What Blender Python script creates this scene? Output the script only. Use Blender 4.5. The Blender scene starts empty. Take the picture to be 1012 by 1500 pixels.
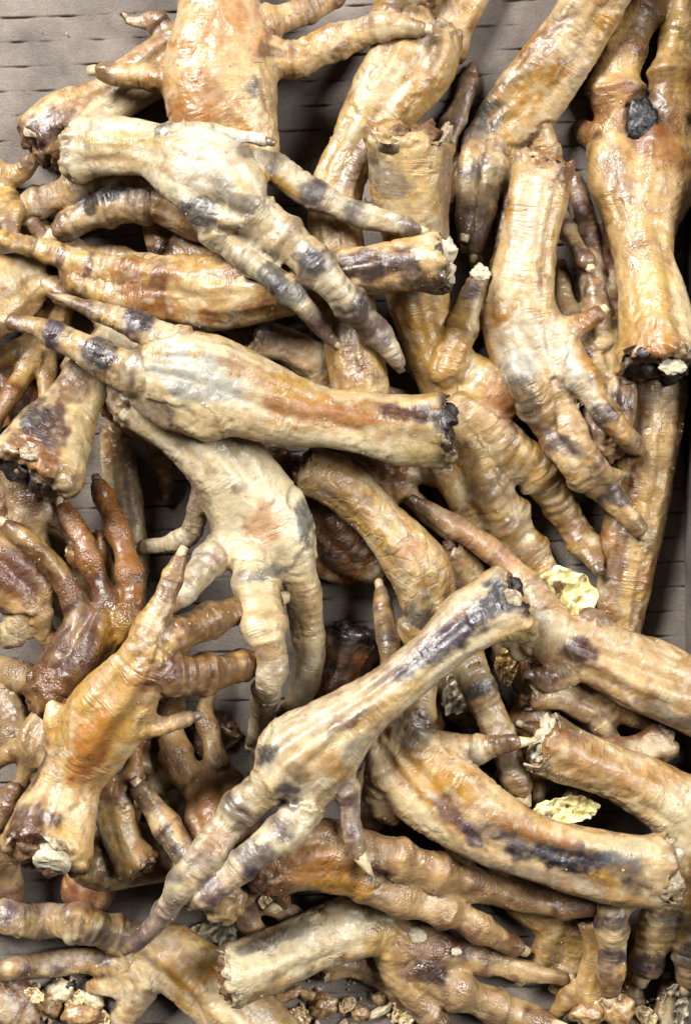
import bpy, math, random
import numpy as np
from mathutils import Vector

# ------------------------------------------------------------------ scale, camera, light, exposure
U = 0.0002                 # one unit of the layout below is 0.2 mm
ZREF = 120.0               # height at which the layout's units are one to one
DIST = 2400.0              # camera height above that level, in units
W0, H0 = 506.0, 750.0

scene = bpy.context.scene
cam_data = bpy.data.cameras.new("camera")
cam = bpy.data.objects.new("camera", cam_data)
scene.collection.objects.link(cam)
cam.location = (0, 0, (ZREF + DIST) * U)
cam.rotation_euler = (0, 0, 0)
cam_data.sensor_fit = 'VERTICAL'
cam_data.angle = 2 * math.atan(750.0 / DIST)
cam_data.clip_start = 0.01
cam_data.clip_end = 20
scene.camera = cam

world = bpy.data.worlds.new("World")
scene.world = world
world.use_nodes = True
bg = world.node_tree.nodes["Background"]
bg.inputs[0].default_value = (0.90, 0.95, 1.0, 1)
bg.inputs[1].default_value = 0.035

def area(name, loc, target, sx, sy, power, col):
    d = bpy.data.lights.new(name, 'AREA')
    d.shape = 'RECTANGLE'; d.size = sx; d.size_y = sy
    d.energy = power; d.color = col
    o = bpy.data.objects.new(name, d)
    scene.collection.objects.link(o)
    o.location = loc
    o.rotation_euler = (Vector(target) - Vector(loc)).to_track_quat('-Z', 'Y').to_euler()
    return o
area("ceiling_light", (-1.45, 1.60, 2.0), (0, 0, 0), 1.4, 0.8, 262, (1.0, 0.98, 0.96))
area("ceiling_light", (1.70, 0.50, 1.9), (0, 0, 0), 0.8, 1.4, 105, (1.0, 0.99, 0.98))

cy = scene.cycles
cy.max_bounces = 5; cy.diffuse_bounces = 2; cy.glossy_bounces = 2; cy.transmission_bounces = 4; cy.transparent_max_bounces = 4
cy.use_adaptive_sampling = True; cy.adaptive_threshold = 0.03
cy.caustics_reflective = False; cy.caustics_refractive = False
vs = scene.view_settings
vs.view_transform = 'Standard'
vs.look = 'None'
vs.gamma = 1.0
vs.exposure = 0.0
try: vs.use_curve_mapping = False
except Exception: pass

# ------------------------------------------------------------------ small maths
def lin(c):
    c = np.asarray(c, float) / 255.0
    return np.where(c <= 0.04045, c / 12.92, ((c + 0.055) / 1.055) ** 2.4)
_rs = np.random.RandomState(7)
_perm = np.concatenate([_rs.permutation(256)] * 3)
_g = _rs.normal(size=(256, 3)); _g /= np.linalg.norm(_g, axis=1)[:, None]
def noise(P):
    P = np.asarray(P, float)
    f = np.floor(P); i = f.astype(int) & 255; t = P - f
    w = t * t * t * (t * (t * 6 - 15) + 10)
    out = 0
    for dx in (0, 1):
        wx = w[:, 0] if dx else 1 - w[:, 0]
        ax = _perm[(i[:, 0] + dx) & 255]
        for dy in (0, 1):
            wy = w[:, 1] if dy else 1 - w[:, 1]
            ay = _perm[ax + ((i[:, 1] + dy) & 255)]
            for dz in (0, 1):
                wz = w[:, 2] if dz else 1 - w[:, 2]
                g = _g[_perm[ay + ((i[:, 2] + dz) & 255)]]
                out = out + wx * wy * wz * (g[:, 0] * (t[:, 0] - dx) + g[:, 1] * (t[:, 1] - dy) + g[:, 2] * (t[:, 2] - dz))
    return out * 1.5
def fbm(P, o=3):
    s = 0; a = 1.0; tot = 0
    for k in range(o):
        s = s + a * noise(P * (2 ** k) + 17.3 * k); tot += a; a *= 0.5
    return s / tot * 1.3
def sstep(x, a, b):
    t = np.clip((x - a) / (b - a), 0, 1)
    return t * t * (3 - 2 * t)
def mixc(c, d, m):
    return c * (1 - m[:, None]) + np.asarray(d)[None, :] * m[:, None] if np.ndim(d) == 1 else c * (1 - m[:, None]) + d * m[:, None]
def to_world(px, py, z):
    k = (ZREF + DIST - z) / DIST
    return np.stack([(px - W0) * k, (H0 - py) * k, z], -1)

# ------------------------------------------------------------------ materials
def new_mat(name):
    m = bpy.data.materials.new(name); m.use_nodes = True
    nt = m.node_tree
    return m, nt, nt.nodes["Principled BSDF"]
def N(nt, t, **kw):
    n = nt.nodes.new(t)
    for k, v in kw.items(): setattr(n, k, v)
    return n
def setin(n, **kw):
    for k, v in kw.items(): n.inputs[k.replace('_', ' ')].default_value = v
def math_node(nt, op, a, b=None):
    n = N(nt, 'ShaderNodeMath', operation=op)
    for i, v in enumerate((a, b)):
        if v is None: continue
        if hasattr(v, 'is_linked') or hasattr(v, 'node'): nt.links.new(v, n.inputs[i])
        else: n.inputs[i].default_value = v
    return n.outputs[0]

def skin_material(name, pebble=False, scaly=False):
    m, nt, b = new_mat(name)
    L = nt.links.new
    pig = N(nt, 'ShaderNodeAttribute', attribute_name='pigment')
    feat = N(nt, 'ShaderNodeAttribute', attribute_name='feature')
    along = N(nt, 'ShaderNodeAttribute', attribute_name='along')
    sep = N(nt, 'ShaderNodeSeparateColor'); L(feat.outputs['Color'], sep.inputs[0])
    tc = N(nt, 'ShaderNodeTexCoord')
    obj = tc.outputs['Object']
    # mottling of the pigment itself
    n1 = N(nt, 'ShaderNodeTexNoise'); setin(n1, Scale=380.0, Detail=4.0, Roughness=0.65); L(obj, n1.inputs['Vector'])
    r1 = N(nt, 'ShaderNodeMapRange'); setin(r1, From_Min=0.3, From_Max=0.7, To_Min=0.80, To_Max=1.10); L(n1.outputs['Fac'], r1.inputs['Value'])
    vm = N(nt, 'ShaderNodeVectorMath', operation='SCALE'); L(pig.outputs['Color'], vm.inputs[0]); L(r1.outputs[0], vm.inputs['Scale'])
    # amber bleeding in thin veins
    n3 = N(nt, 'ShaderNodeTexNoise'); setin(n3, Scale=170.0, Detail=4.0, Roughness=0.7, Distortion=1.0); L(obj, n3.inputs['Vector'])
    r3 = N(nt, 'ShaderNodeMapRange'); setin(r3, From_Min=0.54, From_Max=0.70, To_Min=0.0, To_Max=0.38); L(n3.outputs['Fac'], r3.inputs['Value'])
    mx = N(nt, 'ShaderNodeMix', data_type='RGBA', blend_type='MULTIPLY')
    L(r3.outputs[0], mx.inputs['Factor']); L(vm.outputs[0], mx.inputs['A']); mx.inputs['B'].default_value = (0.76, 0.56, 0.36, 1)
    L(mx.outputs['Result'], b.inputs['Base Color'])
    # relief: lumps, fine cross wrinkles, lengthwise fibres
    nb = N(nt, 'ShaderNodeTexNoise'); setin(nb, Scale=620.0, Detail=4.0, Roughness=0.68); L(obj, nb.inputs['Vector'])
    nb2 = N(nt, 'ShaderNodeTexNoise'); setin(nb2, Scale=210.0, Detail=2.0, Roughness=0.55, Distortion=0.8); L(obj, nb2.inputs['Vector'])
    mp = N(nt, 'ShaderNodeMapping'); mp.inputs['Scale'].default_value = (0.17, 0.025, 0.025); L(along.outputs['Vector'], mp.inputs['Vector'])
    nw = N(nt, 'ShaderNodeTexNoise'); setin(nw, Scale=1.0, Detail=2.0, Roughness=0.6, Distortion=0.5); L(mp.outputs[0], nw.inputs['Vector'])
    mp2 = N(nt, 'ShaderNodeMapping'); mp2.inputs['Scale'].default_value = (0.010, 0.17, 0.17); L(along.outputs['Vector'], mp2.inputs['Vector'])
    nf = N(nt, 'ShaderNodeTexNoise'); setin(nf, Scale=1.0, Detail=2.0, Roughness=0.6); L(mp2.outputs[0], nf.inputs['Vector'])
    h = math_node(nt, 'ADD', math_node(nt, 'MULTIPLY', nb.outputs['Fac'], 0.45), math_node(nt, 'MULTIPLY', nb2.outputs['Fac'], 0.5))
    h = math_node(nt, 'ADD', h, math_node(nt, 'MULTIPLY', nw.outputs['Fac'], sep.outputs[1]))
    h = math_node(nt, 'ADD', h, math_node(nt, 'MULTIPLY', nf.outputs['Fac'], sep.outputs[2]))
    if pebble:
        vo = N(nt, 'ShaderNodeTexVoronoi', feature='F1'); setin(vo, Scale=1350.0); L(obj, vo.inputs['Vector'])
        q = math_node(nt, 'MULTIPLY', math_node(nt, 'SUBTRACT', 0.6, math_node(nt, 'MULTIPLY', vo.outputs['Distance'], vo.outputs['Distance'])), sep.outputs[0])
        h = math_node(nt, 'ADD', h, math_node(nt, 'MULTIPLY', q, 0.42))
    if scaly:
        ve = N(nt, 'ShaderNodeTexVoronoi', feature='DISTANCE_TO_EDGE'); setin(ve, Scale=190.0); L(obj, ve.inputs['Vector'])
        re = N(nt, 'ShaderNodeMapRange'); setin(re, From_Min=0.0, From_Max=0.09, To_Min=-0.22, To_Max=0.0); L(ve.outputs['Distance'], re.inputs['Value'])
        h = math_node(nt, 'ADD', h, math_node(nt, 'MULTIPLY', re.outputs[0], pig.outputs['Alpha']))
    bu = N(nt, 'ShaderNodeBump'); setin(bu, Strength=0.8, Distance=0.0007); L(h, bu.inputs['Height'])
    L(bu.outputs[0], b.inputs['Normal'])
    rr = N(nt, 'ShaderNodeMapRange'); setin(rr, From_Min=0.40, From_Max=0.62, To_Min=0.25, To_Max=0.66); L(n3.outputs['Fac'], rr.inputs['Value'])
    L(rr.outputs[0], b.inputs['Roughness'])
    setin(b, Subsurface_Weight=0.3, Subsurface_Scale=0.0022, Coat_Weight=0.22, Coat_Roughness=0.16)
    b.inputs['Subsurface Radius'].default_value = (1.0, 0.55, 0.28)
    L(bu.outputs[0], b.inputs['Coat Normal'])
    return m

def solid_material(name, c1, c2, scale=500.0, rough=0.5, bump=0.5, sss=0.1, trans=0.0, coat=0.1):
    m, nt, b = new_mat(name); L = nt.links.new
    tc = N(nt, 'ShaderNodeTexCoord')
    n = N(nt, 'ShaderNodeTexNoise'); setin(n, Scale=scale, Detail=6.0, Roughness=0.65); L(tc.outputs['Object'], n.inputs['Vector'])
    r = N(nt, 'ShaderNodeMapRange'); setin(r, From_Min=0.36, From_Max=0.64); L(n.outputs['Fac'], r.inputs['Value'])
    mx = N(nt, 'ShaderNodeMix', data_type='RGBA'); L(r.outputs[0], mx.inputs['Factor'])
    mx.inputs['A'].default_value = (*(lin(c1) * 0.58), 1); mx.inputs['B'].default_value = (*(lin(c2) * 0.58), 1)
    L(mx.outputs['Result'], b.inputs['Base Color'])
    bu = N(nt, 'ShaderNodeBump'); setin(bu, Strength=bump, Distance=0.0005); L(n.outputs['Fac'], bu.inputs['Height']); L(bu.outputs[0], b.inputs['Normal'])
    setin(b, Roughness=rough, Subsurface_Weight=sss, Subsurface_Scale=0.002, Transmission_Weight=trans, Coat_Weight=coat)
    return m

SKIN = skin_material("dried_skin")
SKIN_SOLE = skin_material("pebbly_sole_skin", pebble=True)
SKIN_SCALY = skin_material("scaly_skin", scaly=True)
HORN = solid_material("horn", (238, 220, 180), (196, 166, 120), 420, 0.35, 0.25, 0.15)
HORN_DARK = solid_material("dark_horn", (140, 116, 92), (76, 60, 50), 420, 0.35, 0.3, 0.1)
BONE = solid_material("dry_bone", (240, 230, 204), (196, 176, 136), 700, 0.75, 0.9, 0.05, coat=0)
BONE_DARK = solid_material("burnt_bone", (58, 42, 38), (26, 20, 22), 600, 0.45, 1.0, 0.0)
BONE_BROWN = solid_material("brown_bone", (150, 108, 66), (66, 42, 30), 600, 0.5, 1.0, 0.05)
TORN = solid_material("torn_skin_rim", (214, 196, 158), (96, 66, 46), 650, 0.5, 0.9, 0.1)
TORN_DARK = solid_material("burnt_skin_rim", (70, 50, 44), (22, 17, 20), 600, 0.4, 1.0, 0.0)
SCAB = solid_material("black_scab", (20, 15, 16), (7, 6, 6), 900, 0.45, 0.7, 0.0, coat=0.1)
def film_material(name, c1, c2, a0, a1):
    m, nt, b = new_mat(name); L = nt.links.new
    tc = N(nt, 'ShaderNodeTexCoord')
    n = N(nt, 'ShaderNodeTexNoise'); setin(n, Scale=150.0, Detail=4.0, Roughness=0.6, Distortion=1.5); L(tc.outputs['Object'], n.inputs['Vector'])
    r = N(nt, 'ShaderNodeMapRange'); setin(r, From_Min=0.38, From_Max=0.62); L(n.outputs['Fac'], r.inputs['Value'])
    mx = N(nt, 'ShaderNodeMix', data_type='RGBA'); L(r.outputs[0], mx.inputs['Factor'])
    mx.inputs['A'].default_value = (*(lin(c1) * 0.72), 1); mx.inputs['B'].default_value = (*(lin(c2) * 0.72), 1)
    L(mx.outputs['Result'], b.inputs['Base Color'])
    ra = N(nt, 'ShaderNodeMapRange'); setin(ra, From_Min=0.40, From_Max=0.62, To_Min=a0, To_Max=a1); L(n.outputs['Fac'], ra.inputs['Value']); L(ra.outputs[0], b.inputs['Alpha'])
    setin(b, Roughness=0.22, Coat_Weight=0.6, Coat_Roughness=0.1)
    return m
FILM = film_material("clear_membrane", (206, 196, 168), (232, 222, 186), 0.10, 0.75)
FILM_YEL = film_material("yellow_membrane", (236, 206, 120), (255, 246, 190), 0.55, 1.0)
FILM_AMB = film_material("amber_membrane", (150, 108, 58), (206, 170, 104), 0.35, 0.9)
FLAKE = film_material('papery_flake', (196, 164, 112), (226, 204, 158), 0.6, 1.0)
CRUMB = solid_material("crumb", (236, 222, 190), (196, 150, 96), 900, 0.5, 0.4, 0.1)
SCRAP = solid_material("dried_scrap", (200, 164, 112), (132, 92, 56), 420, 0.36, 0.9, 0.2, coat=0.3)
SCRAP_PALE = solid_material("pale_scrap", (240, 226, 190), (196, 164, 118), 420, 0.4, 0.9, 0.2, coat=0.2)

def card_material():
    m, nt, b = new_mat("cardboard"); L = nt.links.new
    tc = N(nt, 'ShaderNodeTexCoord'); ob = tc.outputs['Object']
    at = N(nt, 'ShaderNodeAttribute', attribute_name='dirt_and_shade')
    n = N(nt, 'ShaderNodeTexNoise'); setin(n, Scale=60.0, Detail=6.0, Roughness=0.6); L(ob, n.inputs['Vector'])
    n2 = N(nt, 'ShaderNodeTexNoise'); setin(n2, Scale=1400.0, Detail=4.0, Roughness=0.7); L(ob, n2.inputs['Vector'])
    mp = N(nt, 'ShaderNodeMapping'); mp.inputs['Scale'].default_value = (300, 2600, 300); L(ob, mp.inputs['Vector'])
    n3 = N(nt, 'ShaderNodeTexNoise'); setin(n3, Scale=1.0, Detail=3.0); L(mp.outputs[0], n3.inputs['Vector'])
    r = N(nt, 'ShaderNodeValToRGB'); L(n.outputs['Fac'], r.inputs[0])
    r.color_ramp.elements[0].position = 0.35; r.color_ramp.elements[0].color = (*lin((90, 82, 75)), 1)
    r.color_ramp.elements[1].position = 0.68; r.color_ramp.elements[1].color = (*lin((122, 111, 101)), 1)
    rg = N(nt, 'ShaderNodeMapRange'); setin(rg, From_Min=0.3, From_Max=0.7, To_Min=0.78, To_Max=1.12); L(n2.outputs['Fac'], rg.inputs['Value'])
    rf = N(nt, 'ShaderNodeMapRange'); setin(rf, From_Min=0.3, From_Max=0.7, To_Min=0.88, To_Max=1.08); L(n3.outputs['Fac'], rf.inputs['Value'])
    vm = N(nt, 'ShaderNodeVectorMath', operation='SCALE'); L(r.outputs[0], vm.inputs[0]); L(math_node(nt, 'MULTIPLY', rg.outputs[0], rf.outputs[0]), vm.inputs['Scale'])
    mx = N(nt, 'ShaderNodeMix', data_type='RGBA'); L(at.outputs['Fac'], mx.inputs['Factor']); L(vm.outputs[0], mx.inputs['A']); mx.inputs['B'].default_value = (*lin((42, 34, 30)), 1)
    L(mx.outputs['Result'], b.inputs['Base Color'])
    bu = N(nt, 'ShaderNodeBump'); setin(bu, Strength=0.8, Distance=0.0004); L(n2.outputs['Fac'], bu.inputs['Height']); L(bu.outputs[0], b.inputs['Normal'])
    setin(b, Roughness=0.62)
    b.inputs['Specular IOR Level'].default_value = 0.35
    return m
CARD = card_material()

# ------------------------------------------------------------------ mesh helpers
def mesh_from(name, V, F, smooth=True):
    me = bpy.data.meshes.new(name)
    V = np.asarray(V, np.float32); F = np.asarray(F, np.int32)
    k = F.shape[1]
    me.vertices.add(len(V)); me.vertices.foreach_set('co', V.ravel())
    me.loops.add(F.size); me.loops.foreach_set('vertex_index', F.ravel())
    me.polygons.add(len(F)); me.polygons.foreach_set('loop_start', np.arange(0, F.size, k, dtype=np.int32))
    try: me.polygons.foreach_set('loop_total', np.full(len(F), k, np.int32))
    except Exception: pass
    me.update(calc_edges=True)
    me.polygons.foreach_set('use_smooth', np.full(len(F), smooth, bool))
    return me
def link(name, me, mat, parent=None):
    o = bpy.data.objects.new(name, me)
    scene.collection.objects.link(o)
    if mat: me.materials.append(mat)
    if parent: o.parent = parent
    return o
def tag(o, label=None, cat=None, group=None, kind=None):
    if label: o['label'] = label
    if cat: o['category'] = cat
    if group: o['group'] = group
    if kind: o['kind'] = kind
    return o

# ------------------------------------------------------------------ the box
def build_floor():
    slope = -0.035; per = 36.2
    xs = np.arange(-260, 1006.1, 8.0)
    offs = np.array([-17.9, -5.2, -4.4, -3.0, -1.7, -0.8, 0.0, 0.8, 1.7, 3.0, 4.4, 5.2])
    rows = (np.arange(-9, 50)[:, None] * per + 8 + offs[None, :]).ravel()
    X, R = np.meshgrid(xs, rows)
    o = np.tile(offs, 59)[:, None] + 0 * X
    k = np.repeat(np.arange(59), len(offs))[:, None] + 0 * X
    P = np.stack([X.ravel() / 40, k.ravel() * 3.7, np.zeros(X.size)], -1)
    brk = fbm(P, 3).reshape(X.shape)
    wob = noise(np.stack([X.ravel() / 70, k.ravel() * 5.1, np.zeros(X.size) + 4], -1)).reshape(X.shape) * 0.9
    on = sstep(brk, -0.15, 0.3)
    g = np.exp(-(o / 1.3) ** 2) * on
    Z = -5.0 * g - 0.15 * np.cos(o / per * 2 * np.pi) + 3.0 * fbm(np.stack([X.ravel() / 160, R.ravel() / 160, np.zeros(X.size)], -1), 3).reshape(X.shape) - 3
    Yp = R + slope * (X - 506) + wob
    V = np.stack([(X - W0) * 1.05, (H0 - Yp) * 1.05, Z], -1).reshape(-1, 3) * U
    nr, nc = X.shape
    i = np.arange(nr - 1)[:, None] * nc + np.arange(nc - 1)[None, :]
    F = np.stack([i, i + nc, i + nc + 1, i + 1], -1).reshape(-1, 4)
    me = mesh_from('box_floor', V, F)
    a = me.attributes.new('dirt_and_shade', 'FLOAT', 'POINT')
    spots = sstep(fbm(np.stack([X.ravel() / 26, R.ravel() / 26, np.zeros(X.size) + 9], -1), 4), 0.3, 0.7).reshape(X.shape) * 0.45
    a.data.foreach_set('value', np.clip(g * 0.95 + spots, 0, 1).ravel().astype(np.float32))  # groove lines darkened in colour to boost their shade; spots are grime
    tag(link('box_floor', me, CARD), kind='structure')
build_floor()
def build_wall():
    ys = np.arange(-260, 1801, 24.0); zs = np.array([-12, 15, 40, 65, 90, 115, 140.0])
    V = []; 
    for side, dx in ((0, 0), (1, 22)):
        for z in zs:
            lean = z * 0.03
            for y in ys:
                V.append(((1003 + dx - W0) * 1.05 + lean, (H0 - y) * 1.05, z))
    V = np.array(V); V[:, 0] += 2.5 * noise(V / 90)
    nz, ny = len(zs), len(ys); F = []
    for s in (0, 1):
        for a in range(nz - 1):
            for c in range(ny - 1):
                i = s * nz * ny + a * ny + c
                q = [i, i + 1, i + ny + 1, i + ny]
                F.append(q if s == 0 else q[::-1])
    for c in range(ny - 1):
        i = (nz - 1) * ny + c; j = i + nz * ny
        F.append([i, i + 1, j + 1, j])
    me = mesh_from('box_wall', V * U, F)
    a = me.attributes.new('dirt_and_shade', 'FLOAT', 'POINT'); a.data.foreach_set('value', (0.25 + 0.3 * fbm(V / 60, 3)).clip(0, 1).astype(np.float32))
    tag(link('box_wall', me, CARD), kind='structure')
build_wall()

# ------------------------------------------------------------------ feet: colours
C = dict(cream=(236, 204, 150), pale=(248, 228, 186), yel=(224, 186, 118), gold=(204, 154, 76), amb=(166, 110, 56), orange=(186, 114, 56),
         brn=(112, 76, 48), red=(92, 46, 36), mar=(72, 34, 34), pur=(62, 50, 62), vio=(118, 90, 92), navy=(30, 33, 46), blue=(186, 190, 186), bgrey=(84, 88, 92),
         pink=(214, 160, 116), white=(246, 238, 216), dark=(36, 27, 26), tan=(208, 176, 130), grey=(156, 144, 130), olive=(170, 148, 96), soleb=(152, 114, 80))
C = {k: lin(v) for k, v in C.items()}
PAL = dict(  # base, second, streak, joint band
    cream=('cream', 'gold', 'pale', 'pur'), pale=('pale', 'cream', 'white', 'pur'), yellow=('yel', 'cream', 'gold', 'brn'),
    amber=('yel', 'amb', 'cream', 'brn'), tan=('tan', 'cream', 'amb', 'vio'), brown=('tan', 'brn', 'amb', 'red'),
    dark=('brn', 'amb', 'red', 'mar'), rose=('tan', 'pink', 'cream', 'red'))

# ------------------------------------------------------------------ feet: geometry
HMS = 4.0; HX0, HY0 = -240.0, -240.0
HW, HH = int((1012 + 480) / HMS), int((1500 + 480) / HMS)
hm = np.zeros((HH, HW))
def hm_idx(x, y):
    return np.clip(((y - HY0) / HMS).astype(int), 0, HH - 1), np.clip(((x - HX0) / HMS).astype(int), 0, HW - 1)
def hm_req(x, y, r, rh):
    best = np.full(len(x), -1e9)
    for f in (0.0, 0.45, 0.8):
        for a in (range(8) if f else (0,)):
            j, i = hm_idx(x + f * r * math.cos(a * math.pi / 4), y + f * r * math.sin(a * math.pi / 4))
            best = np.maximum(best, hm[j, i] + rh * math.sqrt(1 - f * f) - 0.10 * rh)
    return best
def hm_splat(x, y, z, r, rh):
    for a, b, c, q, h in zip(x, y, z, r, rh):
        j0, i0 = int((b - q - HY0) / HMS), int((a - q - HX0) / HMS)
        n = int(2 * q / HMS) + 2
        j1, i1 = max(j0, 0), max(i0, 0); j2, i2 = min(j0 + n, HH), min(i0 + n, HW)
        if j2 <= j1 or i2 <= i1: continue
        yy = np.arange(j1, j2)[:, None] * HMS + HY0 - b; xx = np.arange(i1, i2)[None, :] * HMS + HX0 - a
        d = 1 - (xx * xx + yy * yy) / (q * q)
        top = np.where(d > 0, c + h * np.sqrt(np.maximum(d, 0)), -1e9)
        hm[j1:j2, i1:i2] = np.maximum(hm[j1:j2, i1:i2], top)

def spline(pts, step=9.0):
    P = np.array([list(p[:3]) + [p[3] if len(p) > 3 else 0.0] for p in pts], float)
    Q = np.vstack([2 * P[0] - P[1], P, 2 * P[-1] - P[-2]])
    out = []
    for i in range(1, len(Q) - 2):
        n = max(2, int(math.hypot(*(Q[i + 1, :2] - Q[i, :2])) / step))
        t = np.linspace(0, 1, n, endpoint=False)[:, None]
        a, b, c, d = Q[i - 1], Q[i], Q[i + 1], Q[i + 2]
        out.append(0.5 * (2 * b + (c - a) * t + (2 * a - 5 * b + 4 * c - d) * t ** 2 + (3 * b - a - 3 * c + d) * t ** 3))
    out.append(P[-1:])
    S = np.vstack(out); S[:, 2] = np.maximum(S[:, 2], 5)
    return S

def surface_nets(D, h, org):
    s = D < 0
    cnt = np.zeros(tuple(n - 1 for n in D.shape), np.int8)
    offs = [(a, b, c) for a in (0, 1) for b in (0, 1) for c in (0, 1)]
    sl = lambda o: tuple(slice(k, D.shape[q] - 1 + k) for q, k in enumerate(o))
    for o in offs: cnt += s[sl(o)]
    act = (cnt > 0) & (cnt < 8)
    I = np.argwhere(act)
    idx = np.full(cnt.shape, -1, np.int64); idx[act] = np.arange(len(I))
    acc = np.zeros((len(I), 3)); num = np.zeros(len(I))
    val = {o: D[I[:, 0] + o[0], I[:, 1] + o[1], I[:, 2] + o[2]] for o in offs}
    for o in offs:
        for ax in range(3):
            if o[ax]: continue
            p = list(o); p[ax] = 1; p = tuple(p)
            v0, v1 = val[o], val[p]
            m = (v0 < 0) != (v1 < 0)
            t = np.where(m, v0 / np.where(m, v0 - v1, 1), 0)
            c = np.tile(np.array(o, float), (len(I), 1)); c[:, ax] += t
            acc += c * m[:, None]; num += m
    V = (I + acc / num[:, None]) * h + org
    Fs = []
    for ax in range(3):
        b, c = [(1, 2), (2, 0), (0, 1)][ax]
        a0 = [slice(None)] * 3; a1 = [slice(None)] * 3
        a0[ax] = slice(0, -1); a1[ax] = slice(1, None)
        for q in (b, c): a0[q] = slice(1, -1); a1[q] = slice(1, -1)
        s0, s1 = s[tuple(a0)], s[tuple(a1)]
        E = np.argwhere(s0 != s1)
        if not len(E): continue
        ins = s0[E[:, 0], E[:, 1], E[:, 2]]
        E = E.copy(); E[:, b] += 1; E[:, c] += 1
        def g(db, dc):
            e = E.copy(); e[:, b] += db; e[:, c] += dc
            return idx[e[:, 0], e[:, 1], e[:, 2]]
        Q = np.stack([g(-1, -1), g(0, -1), g(0, 0), g(-1, 0)], -1)
        Q[~ins] = Q[~ins][:, ::-1]
        Fs.append(Q)
    return V, np.vstack(Fs)

def lap(V, F, it=1, lam=0.5):
    E = np.vstack([F[:, [0, 1]], F[:, [1, 2]], F[:, [2, 3]], F[:, [3, 0]]])
    a = np.concatenate([E[:, 0], E[:, 1]]); b = np.concatenate([E[:, 1], E[:, 0]])
    deg = np.bincount(a, minlength=len(V))
    for _ in range(it):
        M = np.stack([np.bincount(a, V[b, k], len(V)) for k in range(3)], -1) / np.maximum(deg, 1)[:, None]
        V = V + lam * (M - V)
    return V
def vnormals(V, F):
    n = np.cross(V[F[:, 2]] - V[F[:, 0]], V[F[:, 3]] - V[F[:, 1]])
    N_ = np.stack([sum(np.bincount(F[:, q], n[:, k], len(V)) for q in range(4)) for k in range(3)], -1)
    return N_ / np.maximum(np.linalg.norm(N_, axis=1), 1e-9)[:, None]

def tube(pts, rad, seg=10, squash=1.0, jitter=0.0, seed=0, cap=True):
    P = np.array(pts, float); rs = np.random.RandomState(seed)
    V = []; n = len(P)
    up = np.array([0, 0, 1.0])
    for i in range(n):
        T = P[min(i + 1, n - 1)] - P[max(i - 1, 0)]; T /= np.linalg.norm(T) + 1e-9
        s = np.cross(T, up)
        if np.linalg.norm(s) < 0.2: s = np.cross(T, np.array([0, 1.0, 0]))
        s /= np.linalg.norm(s); u = np.cross(s, T)
        for k in range(seg):
            a = 2 * math.pi * k / seg; r = rad[i] * (1 + jitter * rs.uniform(-1, 1))
            V.append(P[i] + r * (math.cos(a) * s + squash * math.sin(a) * u))
    F = [[i * seg + k, i * seg + (k + 1) % seg, (i + 1) * seg + (k + 1) % seg, (i + 1) * seg + k] for i in range(n - 1) for k in range(seg)]
    if cap:
        for i, fl in ((0, True), (n - 1, False)):
            V.append(P[i]); c = len(V) - 1
            for k in range(0, seg, 2):
                q = [i * seg + k, i * seg + (k + 1) % seg, i * seg + (k + 2) % seg, c]
                F.append(q[::-1] if fl else q)
    return np.array(V), np.array(F)

def blob(center, ax, ay, az, rough=0.2, seed=0, res=10, T=None):
    """irregular lump: a displaced sphere with its own axes"""
    nu, nv = res * 2, res
    V = []
    for j in range(nv + 1):
        th = math.pi * j / nv
        for i in range(nu):
            ph = 2 * math.pi * i / nu
            V.append((math.sin(th) * math.cos(ph), math.sin(th) * math.sin(ph), math.cos(th)))
    V = np.array(V); k = 1 + rough * fbm(V * 1.7 + seed * 3.1, 3)
    V = V * k[:, None] * np.array([ax, ay, az])
    if T is not None: V = V @ np.array(T)
    V = V + np.array(center)
    F = [[j * nu + i, (j + 1) * nu + i, (j + 1) * nu + (i + 1) % nu, j * nu + (i + 1) % nu] for j in range(nv) for i in range(nu)]
    return V, np.array(F)

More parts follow.
